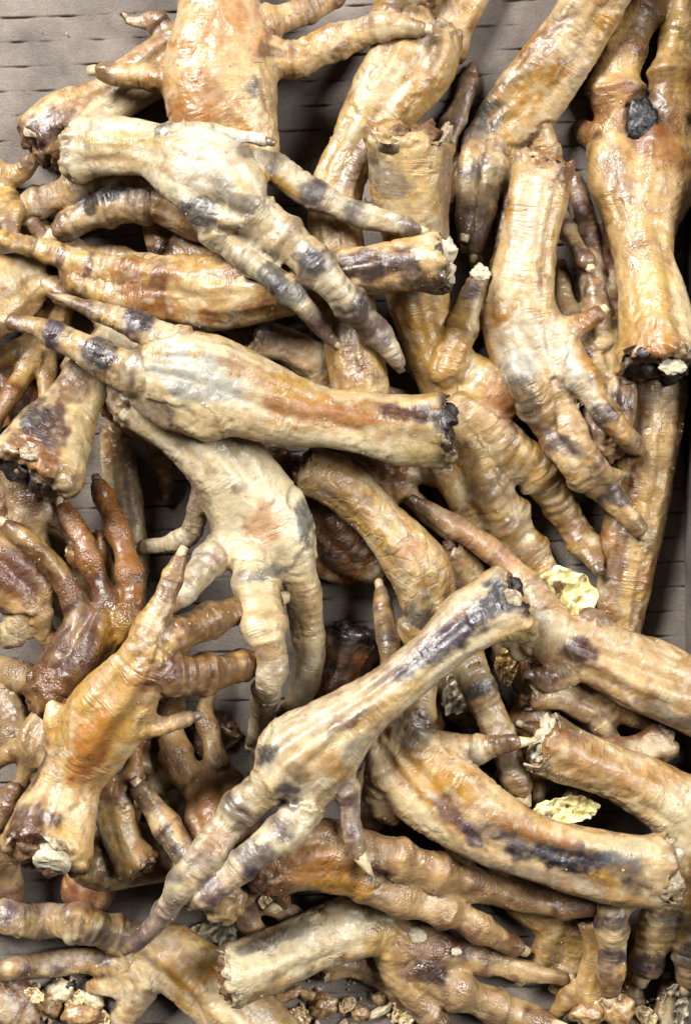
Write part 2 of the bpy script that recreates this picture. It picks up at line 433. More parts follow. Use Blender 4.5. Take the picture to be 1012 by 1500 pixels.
foot_no = [0]
placed = []
def foot(label, pal, limbs, stains_and_highlight=(), vox=3.7, sole=0.0, scales=0.0, bone='brown', rim='torn', flat=0.82, white=0.0, bandk=1.0, lift=0.0,
         scabs=(), flaps=(), palm=1.0, groove=1.0, category='chicken foot', group='dried chicken feet heaped in the box'):
    seed = foot_no[0]; foot_no[0] += 1
    rs = np.random.RandomState(100 + seed)
    # ---- heights: rest the limbs on what lies beneath
    Ls = []
    for li, lb in enumerate(limbs):
        kind, pts = lb[0], lb[1]; op = lb[2] if len(lb) > 2 else {}
        S = spline(pts)
        x, y, r, dz = S.T
        if kind in 'th':
            fr0 = np.linspace(0, 1, len(r))
            r = r * (0.83 - 0.04 * sole) * (1 - 0.10 * fr0) * (1 - 0.20 * np.exp(-(fr0 / 0.14) ** 2))
        fl = op.get('flat', flat if kind == 's' else (0.92 if kind in 'th' else 0.6))
        if kind == 's' and op.get('cut', True) and len(pts) > 3:
            f0 = np.linspace(0, 1, len(r)); r = r * (1 - 0.17 * np.exp(-((f0 - 0.42) / 0.22) ** 2))
        rh = r * fl
        if kind == 's' and len(limbs) > 2:      # the palm is flat: the toes run on into it as ridges
            fr = np.linspace(0, 1, len(r)); rh = rh * (1 - 0.40 * np.clip((fr - 0.6) / 0.4, 0, 1)); r = r * (1 - 0.08 * palm * np.clip((fr - 0.66) / 0.34, 0, 1))
        req = hm_req(x, y, r, rh)
        s = np.concatenate([[0], np.cumsum(np.hypot(np.diff(x), np.diff(y)))])
        if kind == 's':
            best = None
            for sl in np.linspace(-0.42, 0.42, 29):
                a = np.quantile(req - sl * s, 0.96); c = np.mean(a + sl * s) + 18 * abs(sl)
                if best is None or c < best[0]: best = (c, a + sl * s)
            z = best[1] + lift + dz
            root = (x, y, z)
        else:
            k = np.argmin((root[0] - x[0]) ** 2 + (root[1] - y[0]) ** 2); z0 = root[2][k] + op.get('dz0', 3)
            z = np.maximum(req, z0 - op.get('droop', 0.42) * np.maximum(s - r[0] * 0.5, 0) )
            for _ in range(12):
                q = np.concatenate([[z0], z, [2 * z[-1] - z[-2]]]); q = (q[:-2] + q[1:-1] + q[2:]) / 3
                z = np.maximum(q, req - 0.1 * r); z[0] = z0 * 0.5 + z[0] * 0.5 if len(z) > 1 else z0
            z = np.minimum(z, z0 + 0.5 * s + 8)
            z = z + dz
        Ls.append(dict(kind=kind, op=op, x=x, y=y, r=r, rh=rh, z=z, s=s))
    for l in Ls: hm_splat(l['x'], l['y'], l['z'], l['r'], l['rh'])
    base_pt = to_world(Ls[0]['x'][-1], Ls[0]['y'][-1], Ls[0]['z'][-1] - Ls[0]['rh'][-1])
    root = bpy.data.objects.new('chicken_foot', None); scene.collection.objects.link(root)
    root.location = tuple(base_pt * U); root.empty_display_size = 0.01
    tag(root, label, 'chicken foot', group)
    # ---- implicit surface
    for l in Ls:
        P = to_world(l['x'], l['y'], l['z']); l['P'] = P
        k = (ZREF + DIST - l['z']) / DIST
        l['rw'] = l['r'] * k; l['rv'] = l['rh'] * k
        T = np.gradient(P, axis=0); T /= np.linalg.norm(T, axis=1)[:, None] + 1e-9; l['T'] = T
        sd = np.cross(T, np.array([0, 0, 1.0])); sd /= np.linalg.norm(sd, axis=1)[:, None] + 1e-9
        l['sd'] = sd; l['up'] = np.cross(sd, T)
    lo = np.min([np.min(l['P'] - l['rw'][:, None], axis=0) for l in Ls], axis=0) - 14
    hi = np.max([np.max(l['P'] + l['rw'][:, None], axis=0) for l in Ls], axis=0) + 14
    n = np.ceil((hi - lo) / vox).astype(int) + 1
    ax = [lo[q] + vox * np.arange(n[q]) for q in range(3)]
    D = np.full(n, 40.0, np.float32)
    for l in Ls:
        Dl = np.full(n, 40.0, np.float32)
        P = l['P']
        for i in range(len(P) - 1):
            R = max(l['rw'][i], l['rw'][i + 1]) + 12
            a, b = P[i], P[i + 1]
            i0 = np.maximum(((np.minimum(a, b) - R - lo) / vox).astype(int), 0); i1 = np.minimum(((np.maximum(a, b) + R - lo) / vox).astype(int) + 2, n)
            X = ax[0][i0[0]:i1[0], None, None] - a[0]; Y = ax[1][None, i0[1]:i1[1], None] - a[1]; Z = ax[2][None, None, i0[2]:i1[2]] - a[2]
            d = b - a; L2 = d @ d + 1e-9; Ln = math.sqrt(L2)
            t = (X * d[0] + Y * d[1] + Z * d[2]) / L2
            tc = np.clip(t, 0, 1); axl = (t - tc) * Ln
            sd = l['sd'][i]; up = l['up'][i]; up = np.cross(sd, d / Ln)
            S_ = X * sd[0] + Y * sd[1] + Z * sd[2]
            V_ = X * up[0] + Y * up[1] + Z * up[2]
            rw = l['rw'][i] + (l['rw'][i + 1] - l['rw'][i]) * tc; rv = l['rv'][i] + (l['rv'][i + 1] - l['rv'][i]) * tc
            q = (np.sqrt((S_ / rw) ** 2 + (V_ / rv) ** 2 + (axl / rw) ** 2) - 1) * np.sqrt(rw * rv)
            sl = tuple(slice(i0[k], i1[k]) for k in range(3))
            Dl[sl] = np.minimum(Dl[sl], q)
        if l['kind'] == 's' and l['op'].get('cut', True):     # sawn or torn end of the shank: two worn knuckles, unevenly clipped
            e = P[0]; T0 = -l['T'][0]; r0, v0 = l['rw'][0], l['rv'][0]
            dr = T0 + np.array([0, 0, l['op'].get('tilt', 0.0)]) + l['sd'][0] * rs.uniform(-0.22, 0.22); dr /= np.linalg.norm(dr)
            R = 1.9 * r0
            i0 = np.maximum(((e - R - lo) / vox).astype(int), 0); i1 = np.minimum(((e + R - lo) / vox).astype(int) + 2, n)
            sl = tuple(slice(i0[k], i1[k]) for k in range(3))
            G = np.stack(np.meshgrid(ax[0][sl[0]], ax[1][sl[1]], ax[2][sl[2]], indexing='ij'), -1)
            sub = Dl[sl]
            for q, off in enumerate((-0.40, 0.40)):
                c = e + l['sd'][0] * r0 * off + T0 * r0 * rs.uniform(-0.25, 0.0) + np.array([0, 0, rs.uniform(-0.1, 0.12) * v0])
                sp = np.linalg.norm((G - c) * np.array([1, 1, r0 / v0]), axis=-1) - r0 * rs.uniform(0.62, 0.74)
                hh = np.clip(0.5 + 0.5 * (sp - sub) / 8, 0, 1); sub = sp * (1 - hh) + sub * hh - 8 * hh * (1 - hh)
            Gf = G.reshape(-1, 3)
            pl = ((G - e) @ dr) - 0.16 * r0 - (0.20 * r0 * noise(Gf / (r0 * 0.55) + seed) + 2.5 * noise(Gf / 8.0 + seed)).reshape(G.shape[:3])
            sub = np.maximum(sub, pl)
            Dl[sl] = sub.astype(np.float32); l['cutdir'] = dr
        k = 6.0
        h = np.clip(0.5 + 0.5 * (Dl - D) / k, 0, 1)
        D = Dl * (1 - h) + D * h - k * h * (1 - h)
    V, F = surface_nets(D, vox, lo)
    V = lap(V, F, 2, 0.5)
    # ---- which limb, how far along
    nv = len(V); bd = np.full(nv, 1e9); Lid = np.zeros(nv, int); Uc = np.zeros(nv); Sc = np.zeros(nv); Bc = np.zeros(nv); Rr = np.ones(nv); Ue = np.zeros(nv)
    for li, l in enumerate(Ls):
        P = l['P']
        d2 = ((V[:, None, :] - P[None, ::2, :]) ** 2).sum(-1) if nv * len(P) < 6e6 else np.stack([((V - p) ** 2).sum(-1) for p in P[::2]], -1)
        sc = np.sqrt(d2) / l['rw'][None, ::2]
        j = np.argmin(sc, 1); best = sc[np.arange(nv), j]; j = j * 2
        m = best < bd
        q = V - P[j]
        arc = np.concatenate([[0], np.cumsum(np.linalg.norm(np.diff(P, axis=0), axis=1))])
        Uc[m] = (arc[j] + (q * l['T'][j]).sum(-1))[m]; Sc[m] = ((q * l['sd'][j]).sum(-1))[m]; Bc[m] = ((q * l['up'][j]).sum(-1))[m]
        Rr[m] = l['rw'][j][m]; Ue[m] = arc[-1] - Uc[m]; Lid[m] = li; bd[m] = best[m]
    kinds = np.array([l['kind'] for l in Ls]); K = kinds[Lid]
    shank = (K == 's').astype(float); toe = np.isin(K, ['t', 'h']).astype(float)
    Nn = vnormals(V, F)
    sx = seed * 37.7
    Q = V + sx
    # ---- relief
    up = Bc / Rr
    th = np.arctan2(Bc, Sc)
    d = 3.0 * noise(Q / 60) + 1.1 * noise(Q / 27) + 0.4 * noise(Q / 11)
    fib = np.stack([Uc / 170 + sx, 1.5 * Sc / Rr, 1.5 * Bc / Rr], -1)
    grv = fbm(fib, 2)
    ridge = 1 - np.abs(noise(fib * np.array([0.8, 1.3, 1.3]) + 40)) * 3.2
    lobes = np.cos(2 * th + seed + Uc / 260) * 0.045 + np.cos(3 * th + 2.3 * seed + Uc / 190) * 0.05
    d += shank * ((3.0 * grv + 0.7 * np.clip(ridge, -0.4, 1)) * (0.4 + 0.6 * groove) * (Rr / 50) + lobes * Rr)
    # channels beside the tendons
    chan = 0
    for a0 in (math.radians(rs.uniform(48, 75)), math.radians(rs.uniform(100, 130)), math.radians(rs.uniform(-40, 10)), math.radians(rs.uniform(170, 215))):
        da = np.angle(np.exp(1j * (th - a0 - 0.10 * noise(Q / 60 + a0) - (Uc / 900) * rs.uniform(-1, 1))))
        chan = chan + np.exp(-(da / 0.24) ** 2) * sstep(noise(np.stack([Uc / 120 + a0 * 5 + sx, 0 * Uc, 0 * Uc], -1)), -0.35, 0.1)
    chan = chan * sstep(Uc, 8, 40) * shank * min(1, groove * 2)
    d -= 0.10 * Rr * chan * groove
    # folds of shrunken skin
    W = Q + 14 * np.stack([noise(Q / 44 + 3), noise(Q / 44 + 7), noise(Q / 44 + 11)], -1)
    fold = np.clip(1 - np.abs(noise(W / 34)) * 4.5, 0, 1)
    fmask = sstep(noise(Q / 70 + 50), -0.15, 0.25)
    d -= 1.8 * fold * fmask * (1 - 0.4 * toe)
    crk = np.clip(1 - np.abs(noise(W / 15 + 200)) * 4.0, 0, 1) * sstep(noise(Q / 52 + 120), 0.0, 0.3)
    d -= 1.5 * crk
    ph = Lid * 2.1
    warp = Uc + 7 * noise(Q / 34)
    dors = sstep(up, -0.25, 0.35) * (1 - sole)
    per = np.clip(0.62 * Rr, 10, 18)
    sc_ = np.abs(np.sin(np.pi * warp / per + ph)) ** 0.5
    smask = sstep(noise(Q / 46 + 81), -0.25, 0.2)
    d += toe * dors * smask * (sc_ - 0.75) * 2.5 * np.clip(Rr / 26, 0.5, 1.2)
    jp = 68.0
    jt = ((warp + 21 * ph) % jp) / jp - 0.5
    jm = 0.35 + 0.65 * sstep(noise(np.stack([np.floor((warp + 21 * ph) / jp) * 3.3 + sx, Lid * 1.7, 0 * Uc], -1)), -0.2, 0.2)
    crease = np.exp(-(jt * jp / 4.0) ** 2) * jm * sstep(noise(Q / 18 + 4), -0.3, 0.2)
    knuck = np.exp(-((jt * jp - 8) / 15) ** 2) * jm
    d += toe * (knuck * 0.25 * Rr - crease * 0.09 * Rr - 0.10 * Rr)
    d += toe * 0.05 * Rr * np.cos(3 * th + ph + Uc / 60)
    pads = np.cos(2 * np.pi * (warp / 74) + ph)
    d += toe * sole * sstep(up, -0.4, 0.4) * pads * 0.09 * Rr
    d += sole * 1.2 * np.abs(noise(Q / 7.0))
    tip = np.exp(-(Ue / 10) ** 2) * toe
    d -= tip * 1.0 * np.abs(noise(Q / 5))
    cutn = np.exp(-(np.clip(Uc, 0, 99) / 9) ** 2) * shank
    d += cutn * (6 * noise(Q / 14) + 4 * noise(Q / 7) + 2 * noise(Q / 4))
    V2 = V + Nn * d[:, None]
    V2 = lap(V2, F, 1, 0.25)
    Nn = vnormals(V2, F)
    # ---- pigment
    mess = 0.35 if pal == 'pale' else (0.7 if pal == 'cream' else 1.0)
    A, B_, S3, BD = [C[k] for k in PAL[pal]]
    n1 = fbm(Q / 90, 3); n2 = fbm(Q / 38 + 9, 3); n3 = fbm(Q / 16 + 3, 3)
    col = np.tile(A, (nv, 1))
    col = mixc(col, B_, sstep(n1 + 0.3 * n2, -0.15, 0.5))
    st = fbm(fib * np.array([1.0, 2.2, 2.2]) + 5, 3)
    col = mixc(col, S3, (0.2 + 0.25 * shank) * sstep(st, 0.0, 0.5))
    col = mixc(col, mess * C['amb'] + (1 - mess) * C['gold'], 0.34 * sstep(fbm(fib * np.array([1.2, 1.5, 1.5]) + 25, 3), 0.12, 0.55) * (0.4 + 0.6 * shank))
    col = mixc(col, C['brn'], 0.4 * mess * sstep(n3 + 0.5 * n2, 0.4, 0.85))
    col = mixc(col, C['pur'], 0.85 * sstep(fbm(Q / 44 + 61, 3), 0.27, 0.5) * bandk * (1 - sole) * (0.45 + 0.55 * toe))
    col = mixc(col, C['pale'], 0.6 * sstep(fbm(Q / 46 + 140, 2), 0.05, 0.4) * (1 - sole))
    col = mixc(col, C['vio'], (0.05 + 0.12 * mess) * shank * sstep(fbm(fib * np.array([0.8, 2.6, 2.6]) + 55, 3), 0.22, 0.5) * (1 - sole))
    col = mixc(col, C['pink'], 0.28 * mess * sstep(fbm(Q / 44 + 170, 3), 0.15, 0.5))
    col = mixc(col, C['pur'] if seed % 2 else C['amb'], 0.25 * np.clip(chan, 0, 1) * sstep(noise(Q / 50 + 230), -0.1, 0.3))
    if white: col = mixc(col, C['white'], white * 0.75 * sstep(fbm(Q / 26 + 77, 4), 0.05, 0.4))
    # marbling: mauve veils, dry white film and amber fat under the skin
    mk = (1 - sole) * (0.45 + 0.55 * mess)
    m1 = fbm(W / 24 + 400, 2); m2 = fbm(W / 15 + 430, 2); m3 = fbm(W / 33 + 460, 2)
    col = mixc(col, C['amb'], 0.40 * mk * sstep(m3, 0.05, 0.40))
    col = mixc(col, lin((164, 122, 108)), 0.30 * mk * sstep(m1, 0.10, 0.42))
    col = mixc(col, C['white'], 0.32 * (1 - sole) * sstep(m2, 0.15, 0.42))
    col = mixc(col, C['red'], 0.28 * sstep(fbm(W / 19 + 490, 2), 0.34, 0.55))
    # joint bands and edges of the plates on the toes
    bn = sstep(noise(Q / 40 + 31), -0.18, 0.22)
    col = mixc(col, BD, toe * bandk * bn * np.exp(-(jt * jp / 17) ** 2) * sstep(up, -0.3, 0.4) * np.where(bandk < 1, 1.0, 0.85))
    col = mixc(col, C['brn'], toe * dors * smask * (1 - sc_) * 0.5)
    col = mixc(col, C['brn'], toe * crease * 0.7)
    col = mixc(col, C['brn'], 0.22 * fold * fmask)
    # toe undersides run brown; shank sides ambered to paint in translucent edge shading
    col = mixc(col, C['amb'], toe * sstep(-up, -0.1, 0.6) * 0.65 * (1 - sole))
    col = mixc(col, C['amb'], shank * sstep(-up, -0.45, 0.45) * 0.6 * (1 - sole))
    if sole:
        pm = sole * sstep(n2 + 0.35 * pads, -0.3, 0.4)
        col = mixc(col, C['yel'], 0.5 * sole * sstep(-n2, 0.05, 0.5)); col = mixc(col, C['soleb'], 0.5 * pm); col = mixc(col, C['red'], 0.4 * sole * sstep(n1, 0.1, 0.5))
    col = mixc(col, C['brn'], sstep(20 - Ue, 0, 12) * toe * 0.65)
    col = mixc(col, C['dark'] if rim == 'dark' else C['brn'], cutn * (0.85 if rim == 'dark' else 0.55) * sstep(n3, -0.5, 0.2))
    # stains with a place of their own, plus one painted highlight
    kk = DIST / (ZREF + DIST - V2[:, 2])
    px = V2[:, 0] * kk + W0; py = H0 - V2[:, 1] * kk
    wx = 0.75 * fbm(Q / 30 + 13, 3); wy = 0.75 * fbm(Q / 30 + 29, 3)
    grain = np.clip(1.0 + 0.5 * noise(Q / 9 + 300) + 0.35 * noise(fib * np.array([2.0, 6.0, 6.0])), 0.6, 1)
    for s in stains_and_highlight:
        x, y, a, b, ang, cc, stg = s
        ca, sa = math.cos(math.radians(ang)), math.sin(math.radians(ang))
        u = ((px - x) * ca + (py - y) * sa) / a + wx; v = (-(px - x) * sa + (py - y) * ca) / b + wy
        rr = np.sqrt(u * u + v * v) * 0.80 + 0.26 * n3 + 0.15 * st - 0.04
        col = mixc(col, C[cc], stg * grain * (1 - sstep(rr, 0.6, 1.04)) * sstep(Nn[:, 2], -0.5, 0.0))
    # small flecks
    col = mixc(col, C['dark'], 0.6 * sstep(noise(Q / 7 + 90), 0.62, 0.8))
    lum = col @ np.array([0.3, 0.6, 0.1]); col = np.clip(lum[:, None] + (col - lum[:, None]) * 1.12, 0.004, 1)
    col = np.clip(col * 0.43 * (1 + rs.uniform(-0.06, 0.06) + rs.uniform(-0.04, 0.04) * np.array([1, 0, -1.4]))[None, :], 0.004, 0.9)
    ctr = base_pt
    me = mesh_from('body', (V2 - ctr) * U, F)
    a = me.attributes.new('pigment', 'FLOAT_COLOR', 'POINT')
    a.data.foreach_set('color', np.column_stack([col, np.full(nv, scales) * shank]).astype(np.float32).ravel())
    peb = np.clip(sole * sstep(n2 + 0.4 * pads, -0.25, 0.35) + 0.15 * (1 - sstep(up, -0.6, 0.1)) * toe, 0, 1)
    wrk = np.clip(0.2 + 0.9 * sstep(n2, 0.05, 0.4) + 0.2 * toe * dors, 0, 1) * (1 - 0.6 * sole)
    fbr = np.clip(0.05 + 0.12 * shank, 0, 1) * (1 - 0.5 * sole)
    a = me.attributes.new('feature', 'FLOAT_COLOR', 'POINT')
    a.data.foreach_set('color', np.column_stack([peb, wrk, fbr, np.ones(nv)]).astype(np.float32).ravel())
    a = me.attributes.new('along', 'FLOAT_VECTOR', 'POINT')
    a.data.foreach_set('vector', np.column_stack([Uc + 300 * Lid, Sc, Bc + sx]).astype(np.float32).ravel())
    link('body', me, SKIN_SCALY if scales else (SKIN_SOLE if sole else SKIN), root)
    placed.append((V2, Nn))
    # ---- claws, trimmed nails, bone ends and torn rims
    for li, l in enumerate(Ls):
        P, T, op = l['P'], l['T'], l['op']
        if l['kind'] in 'th':
            r = l['rw'][-1]; e = P[-1] + T[-1] * r * 0.35; dr = T[-1]
            cl = op.get('claw', 'stub')
            if cl == 'none': continue
            if cl == 'stub':
                j = rs.uniform(-0.15, 0.15, 3)
                dd = dr + j; dd /= np.linalg.norm(dd)
                pts = [e - dd * r * 0.3, e + dd * r * 0.6, e + dd * r * 1.15, e + dd * r * 1.2]
                v, f = tube(pts, [r * 0.62, r * 0.56, r * 0.48, r * 0.32], 10, 0.85, 0.14, seed * 9 + li)
                link('claw', mesh_from('claw', (v - ctr) * U, f), HORN if rs.rand() < 0.72 else HORN_DARK, root)
            else:                       # a whole claw, pointing at a place
                g = to_world(np.array(cl[0], float), np.array(cl[1], float), np.array(l['z'][-1] + (cl[2] if len(cl) > 2 else -4), float))
                p0 = P[-1]; mid = (p0 + g) / 2 + np.array([0, 0, 5.0])
                pts = [p0 * (1 - t) ** 2 + 2 * mid * t * (1 - t) + g * t * t for t in np.linspace(0, 1, 9)]
                w = op.get('clawr', r * 0.62)
                v, f = tube(pts, [w * (1 - 0.85 * t ** 1.5) for t in np.linspace(0, 1, 9)], 12, 0.85, 0.04, seed)
                link('claw', mesh_from('claw', (v - ctr) * U, f), HORN, root)
        if 'cutdir' in l and op.get('cut', True):
            e = P[0]; dr = l['cutdir']; r = l['rw'][0]; rv = l['rv'][0]
            sd = l['sd'][0]; u_ = np.cross(sd, dr); u_ /= np.linalg.norm(u_)
            mat = dict(white=BONE, brown=BONE_BROWN, dark=BONE_DARK)[bone]
            M3 = np.stack([sd, u_, dr])
            for q, off in enumerate((-0.3, 0.34)):
                v, f = blob(e + dr * (2 + 3 * q) + sd * r * off + u_ * rv * rs.uniform(-0.1, 0.25), r * (0.46 - 0.06 * q), rv * 0.55, r * 0.30, 0.8, seed + q * 7, 12, M3)
                link('bone_end', mesh_from('bone_end', (v - ctr) * U, f), mat, root)
            if 'disc' in op:
                o1, o2, rad = op['disc']; c0 = e + sd * r * o1 + u_ * rv * o2
                v, f = tube([c0 - dr * 4, c0 + dr * 19, c0 + dr * 22, c0 + dr * 21], [rad * 1.05, rad, rad * 0.9, rad * 0.5], 26, 0.92, 0.05, seed)
                v = v + dr * (1.8 * noise(v / 6.0))[:, None]
                link('bone_disc', mesh_from('bone_disc', (v - ctr) * U, f), BONE, root)
            # torn rim: a ragged collar of skin with thickness
            seg = 44; rows = []
            th = np.linspace(0, 2 * np.pi, seg, endpoint=False)
            c3 = np.stack([np.cos(th), np.sin(th), np.zeros(seg)], -1)
            rag = -0.16 + 0.9 * np.abs(noise(c3 * 1.3 + seed)) + 0.35 * np.abs(noise(c3 * 7 + seed * 2))
            fl_ = 1.0 + 0.05 * noise(c3 * 2.2 + seed * 5)
            for rad, axo in ((0.93, -0.2), (0.97, 0.0), (0.99 * fl_, rag * 0.75), (0.93 * fl_, rag * 0.78), (0.86, 0.0), (0.84, -0.2)):
                rows.append(e + (np.cos(th) * r * rad)[:, None] * sd + (np.sin(th) * rv * rad)[:, None] * u_ + dr * (np.asarray(axo) * r * np.ones(seg))[:, None])
            v = np.vstack(rows); nr = len(rows)
            f = [[a_ * seg + k, a_ * seg + (k + 1) % seg, ((a_ + 1) % nr) * seg + (k + 1) % seg, ((a_ + 1) % nr) * seg + k] for a_ in range(nr) for k in range(seg)]
            link('torn_rim', mesh_from('torn_rim', (v - ctr) * U, f), TORN_DARK if rim == 'dark' else TORN, root)
    def top_at(x, y):
        m = (np.abs(px - x) < 9) & (np.abs(py - y) < 9)
        z = V2[m][:, 2].max() if m.any() else 60.0
        return to_world(np.array(float(x)), np.array(float(y)), np.array(z))
    for s in scabs:                       # (x, y, rx, ry, material)
        c = top_at(s[0], s[1]); v, f = blob(c, s[2], s[3], min(s[2], s[3]) * 0.34, 0.3, seed * 3 + int(s[0]), 22)
        v = v + (v - c) * (0.10 * fbm(v / 5.0, 3) - 0.16 * np.clip(1 - 4 * np.abs(noise(v / 9.0)), 0, 1))[:, None]
        link(s[5] if len(s) > 5 else 'scab', mesh_from('scab', (v - ctr) * U, f), s[4], root)
    for s in flaps:                       # lifted flap of skin along a line: (x0, y0, x1, y1, width, material)
        p0 = top_at(s[0], s[1]); p1 = top_at(s[2], s[3])
        pts = [p0 + (p1 - p0) * t + np.array([0, 0, 3 * math.sin(math.pi * t)]) for t in np.linspace(-0.05, 1.05, 13)]
        v, f = tube(pts, [s[4] * (0.25 + math.sin(math.pi * min(max(t, 0.02), 0.98)) ** 0.6) * (1 + 0.25 * math.sin(t * 17 + seed)) for t in np.linspace(0, 1, 13)], 12, 0.25, 0.2, seed)
        link('skin_flap', mesh_from('skin_flap', (v - ctr) * U, f), s[5], root)
    return root

# ------------------------------------------------------------------ the feet, from the bottom of the heap to the top
B_ = 5.0     # coarser surface for feet that show little
# -- deepest
foot('brown shank end poking out at the top edge, right of the stretched pale toe', 'amber',
     [('s', [(640, 70, 36), (665, 20, 34), (700, -40, 32)])], vox=B_)
foot('long brown shank leaning along the right side of the box, below the broken bone end', 'amber',
     [('s', [(905, 950, 32), (915, 850, 42), (935, 740, 48), (950, 640, 50), (955, 575, 54)], {'cut': False}), ('t', [(955, 600, 44), (985, 560, 30), (1000, 520, 22)], {'claw': 'none'})],
     [(930, 590, 40, 45, 30, 'mar', .6), (900, 850, 18, 110, 8, 'red', .45), (950, 720, 14, 140, 12, 'yel', .7)])
foot('dark brown scaly foot wedged between the central pale foot and the scaly yellow shank', 'dark',
     [('s', [(405, 685, 28), (450, 730, 50), (500, 782, 52), (545, 832, 28)], {'cut': False}), ('t', [(430, 720, 36), (410, 680, 26), (395, 650, 22)], {'claw': 'none'}), ('l', [(440, 800, 30), (490, 835, 20), (530, 845, 12)])],
     [(470, 770, 40, 30, 40, 'brn', .8), (500, 835, 40, 12, 12, 'amb', .7)], vox=3.6, scales=1.0)
foot('brown toe with a short pale claw showing in the gap above the big amber shank', 'brown',
     [('s', [(320, 440, 36), (370, 475, 36)], {'cut': False}), ('t', [(370, 475, 34), (405, 505, 26), (432, 530, 20)], {'claw': (478, 546), 'clawr': 12}), ('t', [(370, 470, 30), (385, 520, 26), (380, 570, 22)], {'claw': 'none'})], vox=B_)
foot('tan toe with a curved yellow claw under the left end of the long toes', 'tan',
     [('s', [(240, 480, 34), (170, 480, 32)], {'cut': False}), ('t', [(160, 490, 28), (128, 515, 23), (100, 540, 20), (80, 548, 18)], {'claw': (22, 575, -2), 'clawr': 15})],
     [(105, 535, 14, 14, 0, 'red', .4)], vox=3.6)
foot('reddish sole-up toes behind the palm of the foot at upper left', 'brown',
     [('s', [(330, 430, 42), (265, 385, 42)], {'cut': False}), ('t', [(240, 370, 30), (232, 330, 30), (236, 290, 22)]), ('t', [(275, 365, 28), (272, 325, 25), (265, 285, 18)])],
     [(225, 370, 14, 9, -20, 'dark', .9)], vox=3.8, sole=0.7)
foot('dark brown glossy foot at the left edge beside the curved yellow claw', 'dark',
     [('s', [(-50, 520, 40), (10, 570, 42), (40, 620, 36)], {'cut': False}), ('t', [(30, 600, 32), (20, 650, 26), (30, 690, 22)], {'claw': 'none'})], [(10, 570, 40, 30, 0, 'mar', .6)], vox=4.2, scales=.8)
foot('pale smooth shank running below the wedge-shaped shank at left', 'pale',
     [('s', [(5, 640, 34), (40, 720, 34), (75, 800, 36), (95, 870, 36)])], vox=B_, bandk=.55)
foot('slim tan toe standing alone on the cardboard below the big amber shank', 'cream',
     [('s', [(170, 632, 24), (178, 690, 27), (188, 760, 27), (196, 840, 27)], {'cut': False}), ('t', [(185, 700, 25), (168, 645, 21), (150, 634, 10)], {'claw': 'none'})],
     [(175, 650, 14, 30, 10, 'amb', .7), (190, 740, 14, 40, 5, 'vio', .6)], vox=3.6, flat=.9, bandk=.5)
foot('small amber toe with a pale tip hanging beside the slim tan toe', 'amber',
     [('s', [(170, 590, 30), (205, 620, 30)], {'cut': False}), ('t', [(205, 615, 28), (230, 650, 24), (240, 690, 20), (244, 715, 16)])], vox=B_, bandk=.65)
foot('dark wet foot at the bottom left corner', 'dark',
     [('s', [(-20, 1430, 30), (18, 1470, 38), (20, 1540, 38)], {'cut': False})], vox=3.8, scales=.6)
foot('burnt shank end beside the toes of the central pale foot', 'dark',
     [('s', [(518, 932, 42), (502, 985, 38), (470, 1060, 40)])], [(516, 935, 40, 40, 0, 'dark', .8)], rim='dark', bone='dark', vox=3.8)
foot('dark brown shank lying under the foot with the white bone disc', 'dark',
     [('s', [(215, 1060, 32), (180, 1150, 40), (150, 1230, 42), (130, 1300, 40)], {'cut': False})], [(180, 1150, 16, 70, 20, 'mar', .6)], vox=B_)
foot('amber brown shank in the dark gap right of the white bone disc', 'brown',
     [('s', [(150, 1260, 44), (210, 1250, 46), (270, 1240, 40)], {'cut': False})], [(200, 1250, 30, 20, 0, 'red', .6)], vox=B_)
foot('brown toes crowding the bottom right below the long shank with the dark stripe', 'amber',
     [('s', [(760, 1300, 36), (800, 1330, 40), (840, 1330, 40)], {'cut': False}), ('t', [(820, 1340, 34), (800, 1390, 30), (775, 1420, 24)]), ('t', [(850, 1340, 34), (838, 1390, 30), (822, 1430, 24)]),
      ('t', [(870, 1340, 30), (868, 1400, 30), (858, 1455, 24)])], vox=3.8, bandk=.6)
foot('ringed brown toe half hidden below the burnt end of the amber shank', 'brown',
     [('s', [(560, 650, 40), (600, 680, 40)], {'cut': False}), ('t', [(610, 670, 32), (645, 720, 30), (680, 775, 28), (720, 830, 26)]), ('t', [(590, 690, 30), (600, 720, 26), (590, 745, 20)])], vox=3.8)
foot('dried toes deep in the gap under the central crossing shank', 'brown',
     [('s', [(540, 1180, 40), (640, 1000, 40), (660, 960, 36)], {'cut': False}), ('t', [(650, 980, 30), (640, 1030, 26), (655, 1080, 22)]), ('t', [(700, 1130, 26), (730, 1165, 22), (750, 1178, 18)])], vox=B_)
foot('dark foot added to blacken the deep gap below the pale claw at lower right', 'dark',  # unseen foot, coloured dark and added to keep the gap black
     [('s', [(690, 1030, 36), (730, 1080, 38), (765, 1115, 38)], {'cut': False}), ('t', [(765, 1115, 34), (800, 1165, 28), (835, 1205, 22)]), ('t', [(745, 1120, 30), (765, 1175, 25), (760, 1215, 20)]), ('t', [(770, 1100, 30), (820, 1110, 25), (860, 1140, 20)])], vox=B_)
foot('dark red foot at the left edge under the wedge-shaped shank', 'dark',
     [('s', [(-50, 690, 36), (0, 740, 36), (20, 790, 32)], {'cut': False}), ('t', [(10, 760, 30), (40, 800, 25), (60, 840, 20)], {'claw': 'none'})], vox=B_, sole=.6)
foot('thin pale toes cut off by the bottom edge in the right corner', 'cream',
     [('s', [(960, 1570, 34), (955, 1530, 34)], {'cut': False}), ('t', [(950, 1530, 28), (930, 1480, 24), (925, 1440, 20)]), ('t', [(965, 1530, 28), (972, 1480, 22), (975, 1445, 18)]), ('t', [(940, 1530, 26), (895, 1500, 22), (870, 1470, 17)])], vox=4.2)
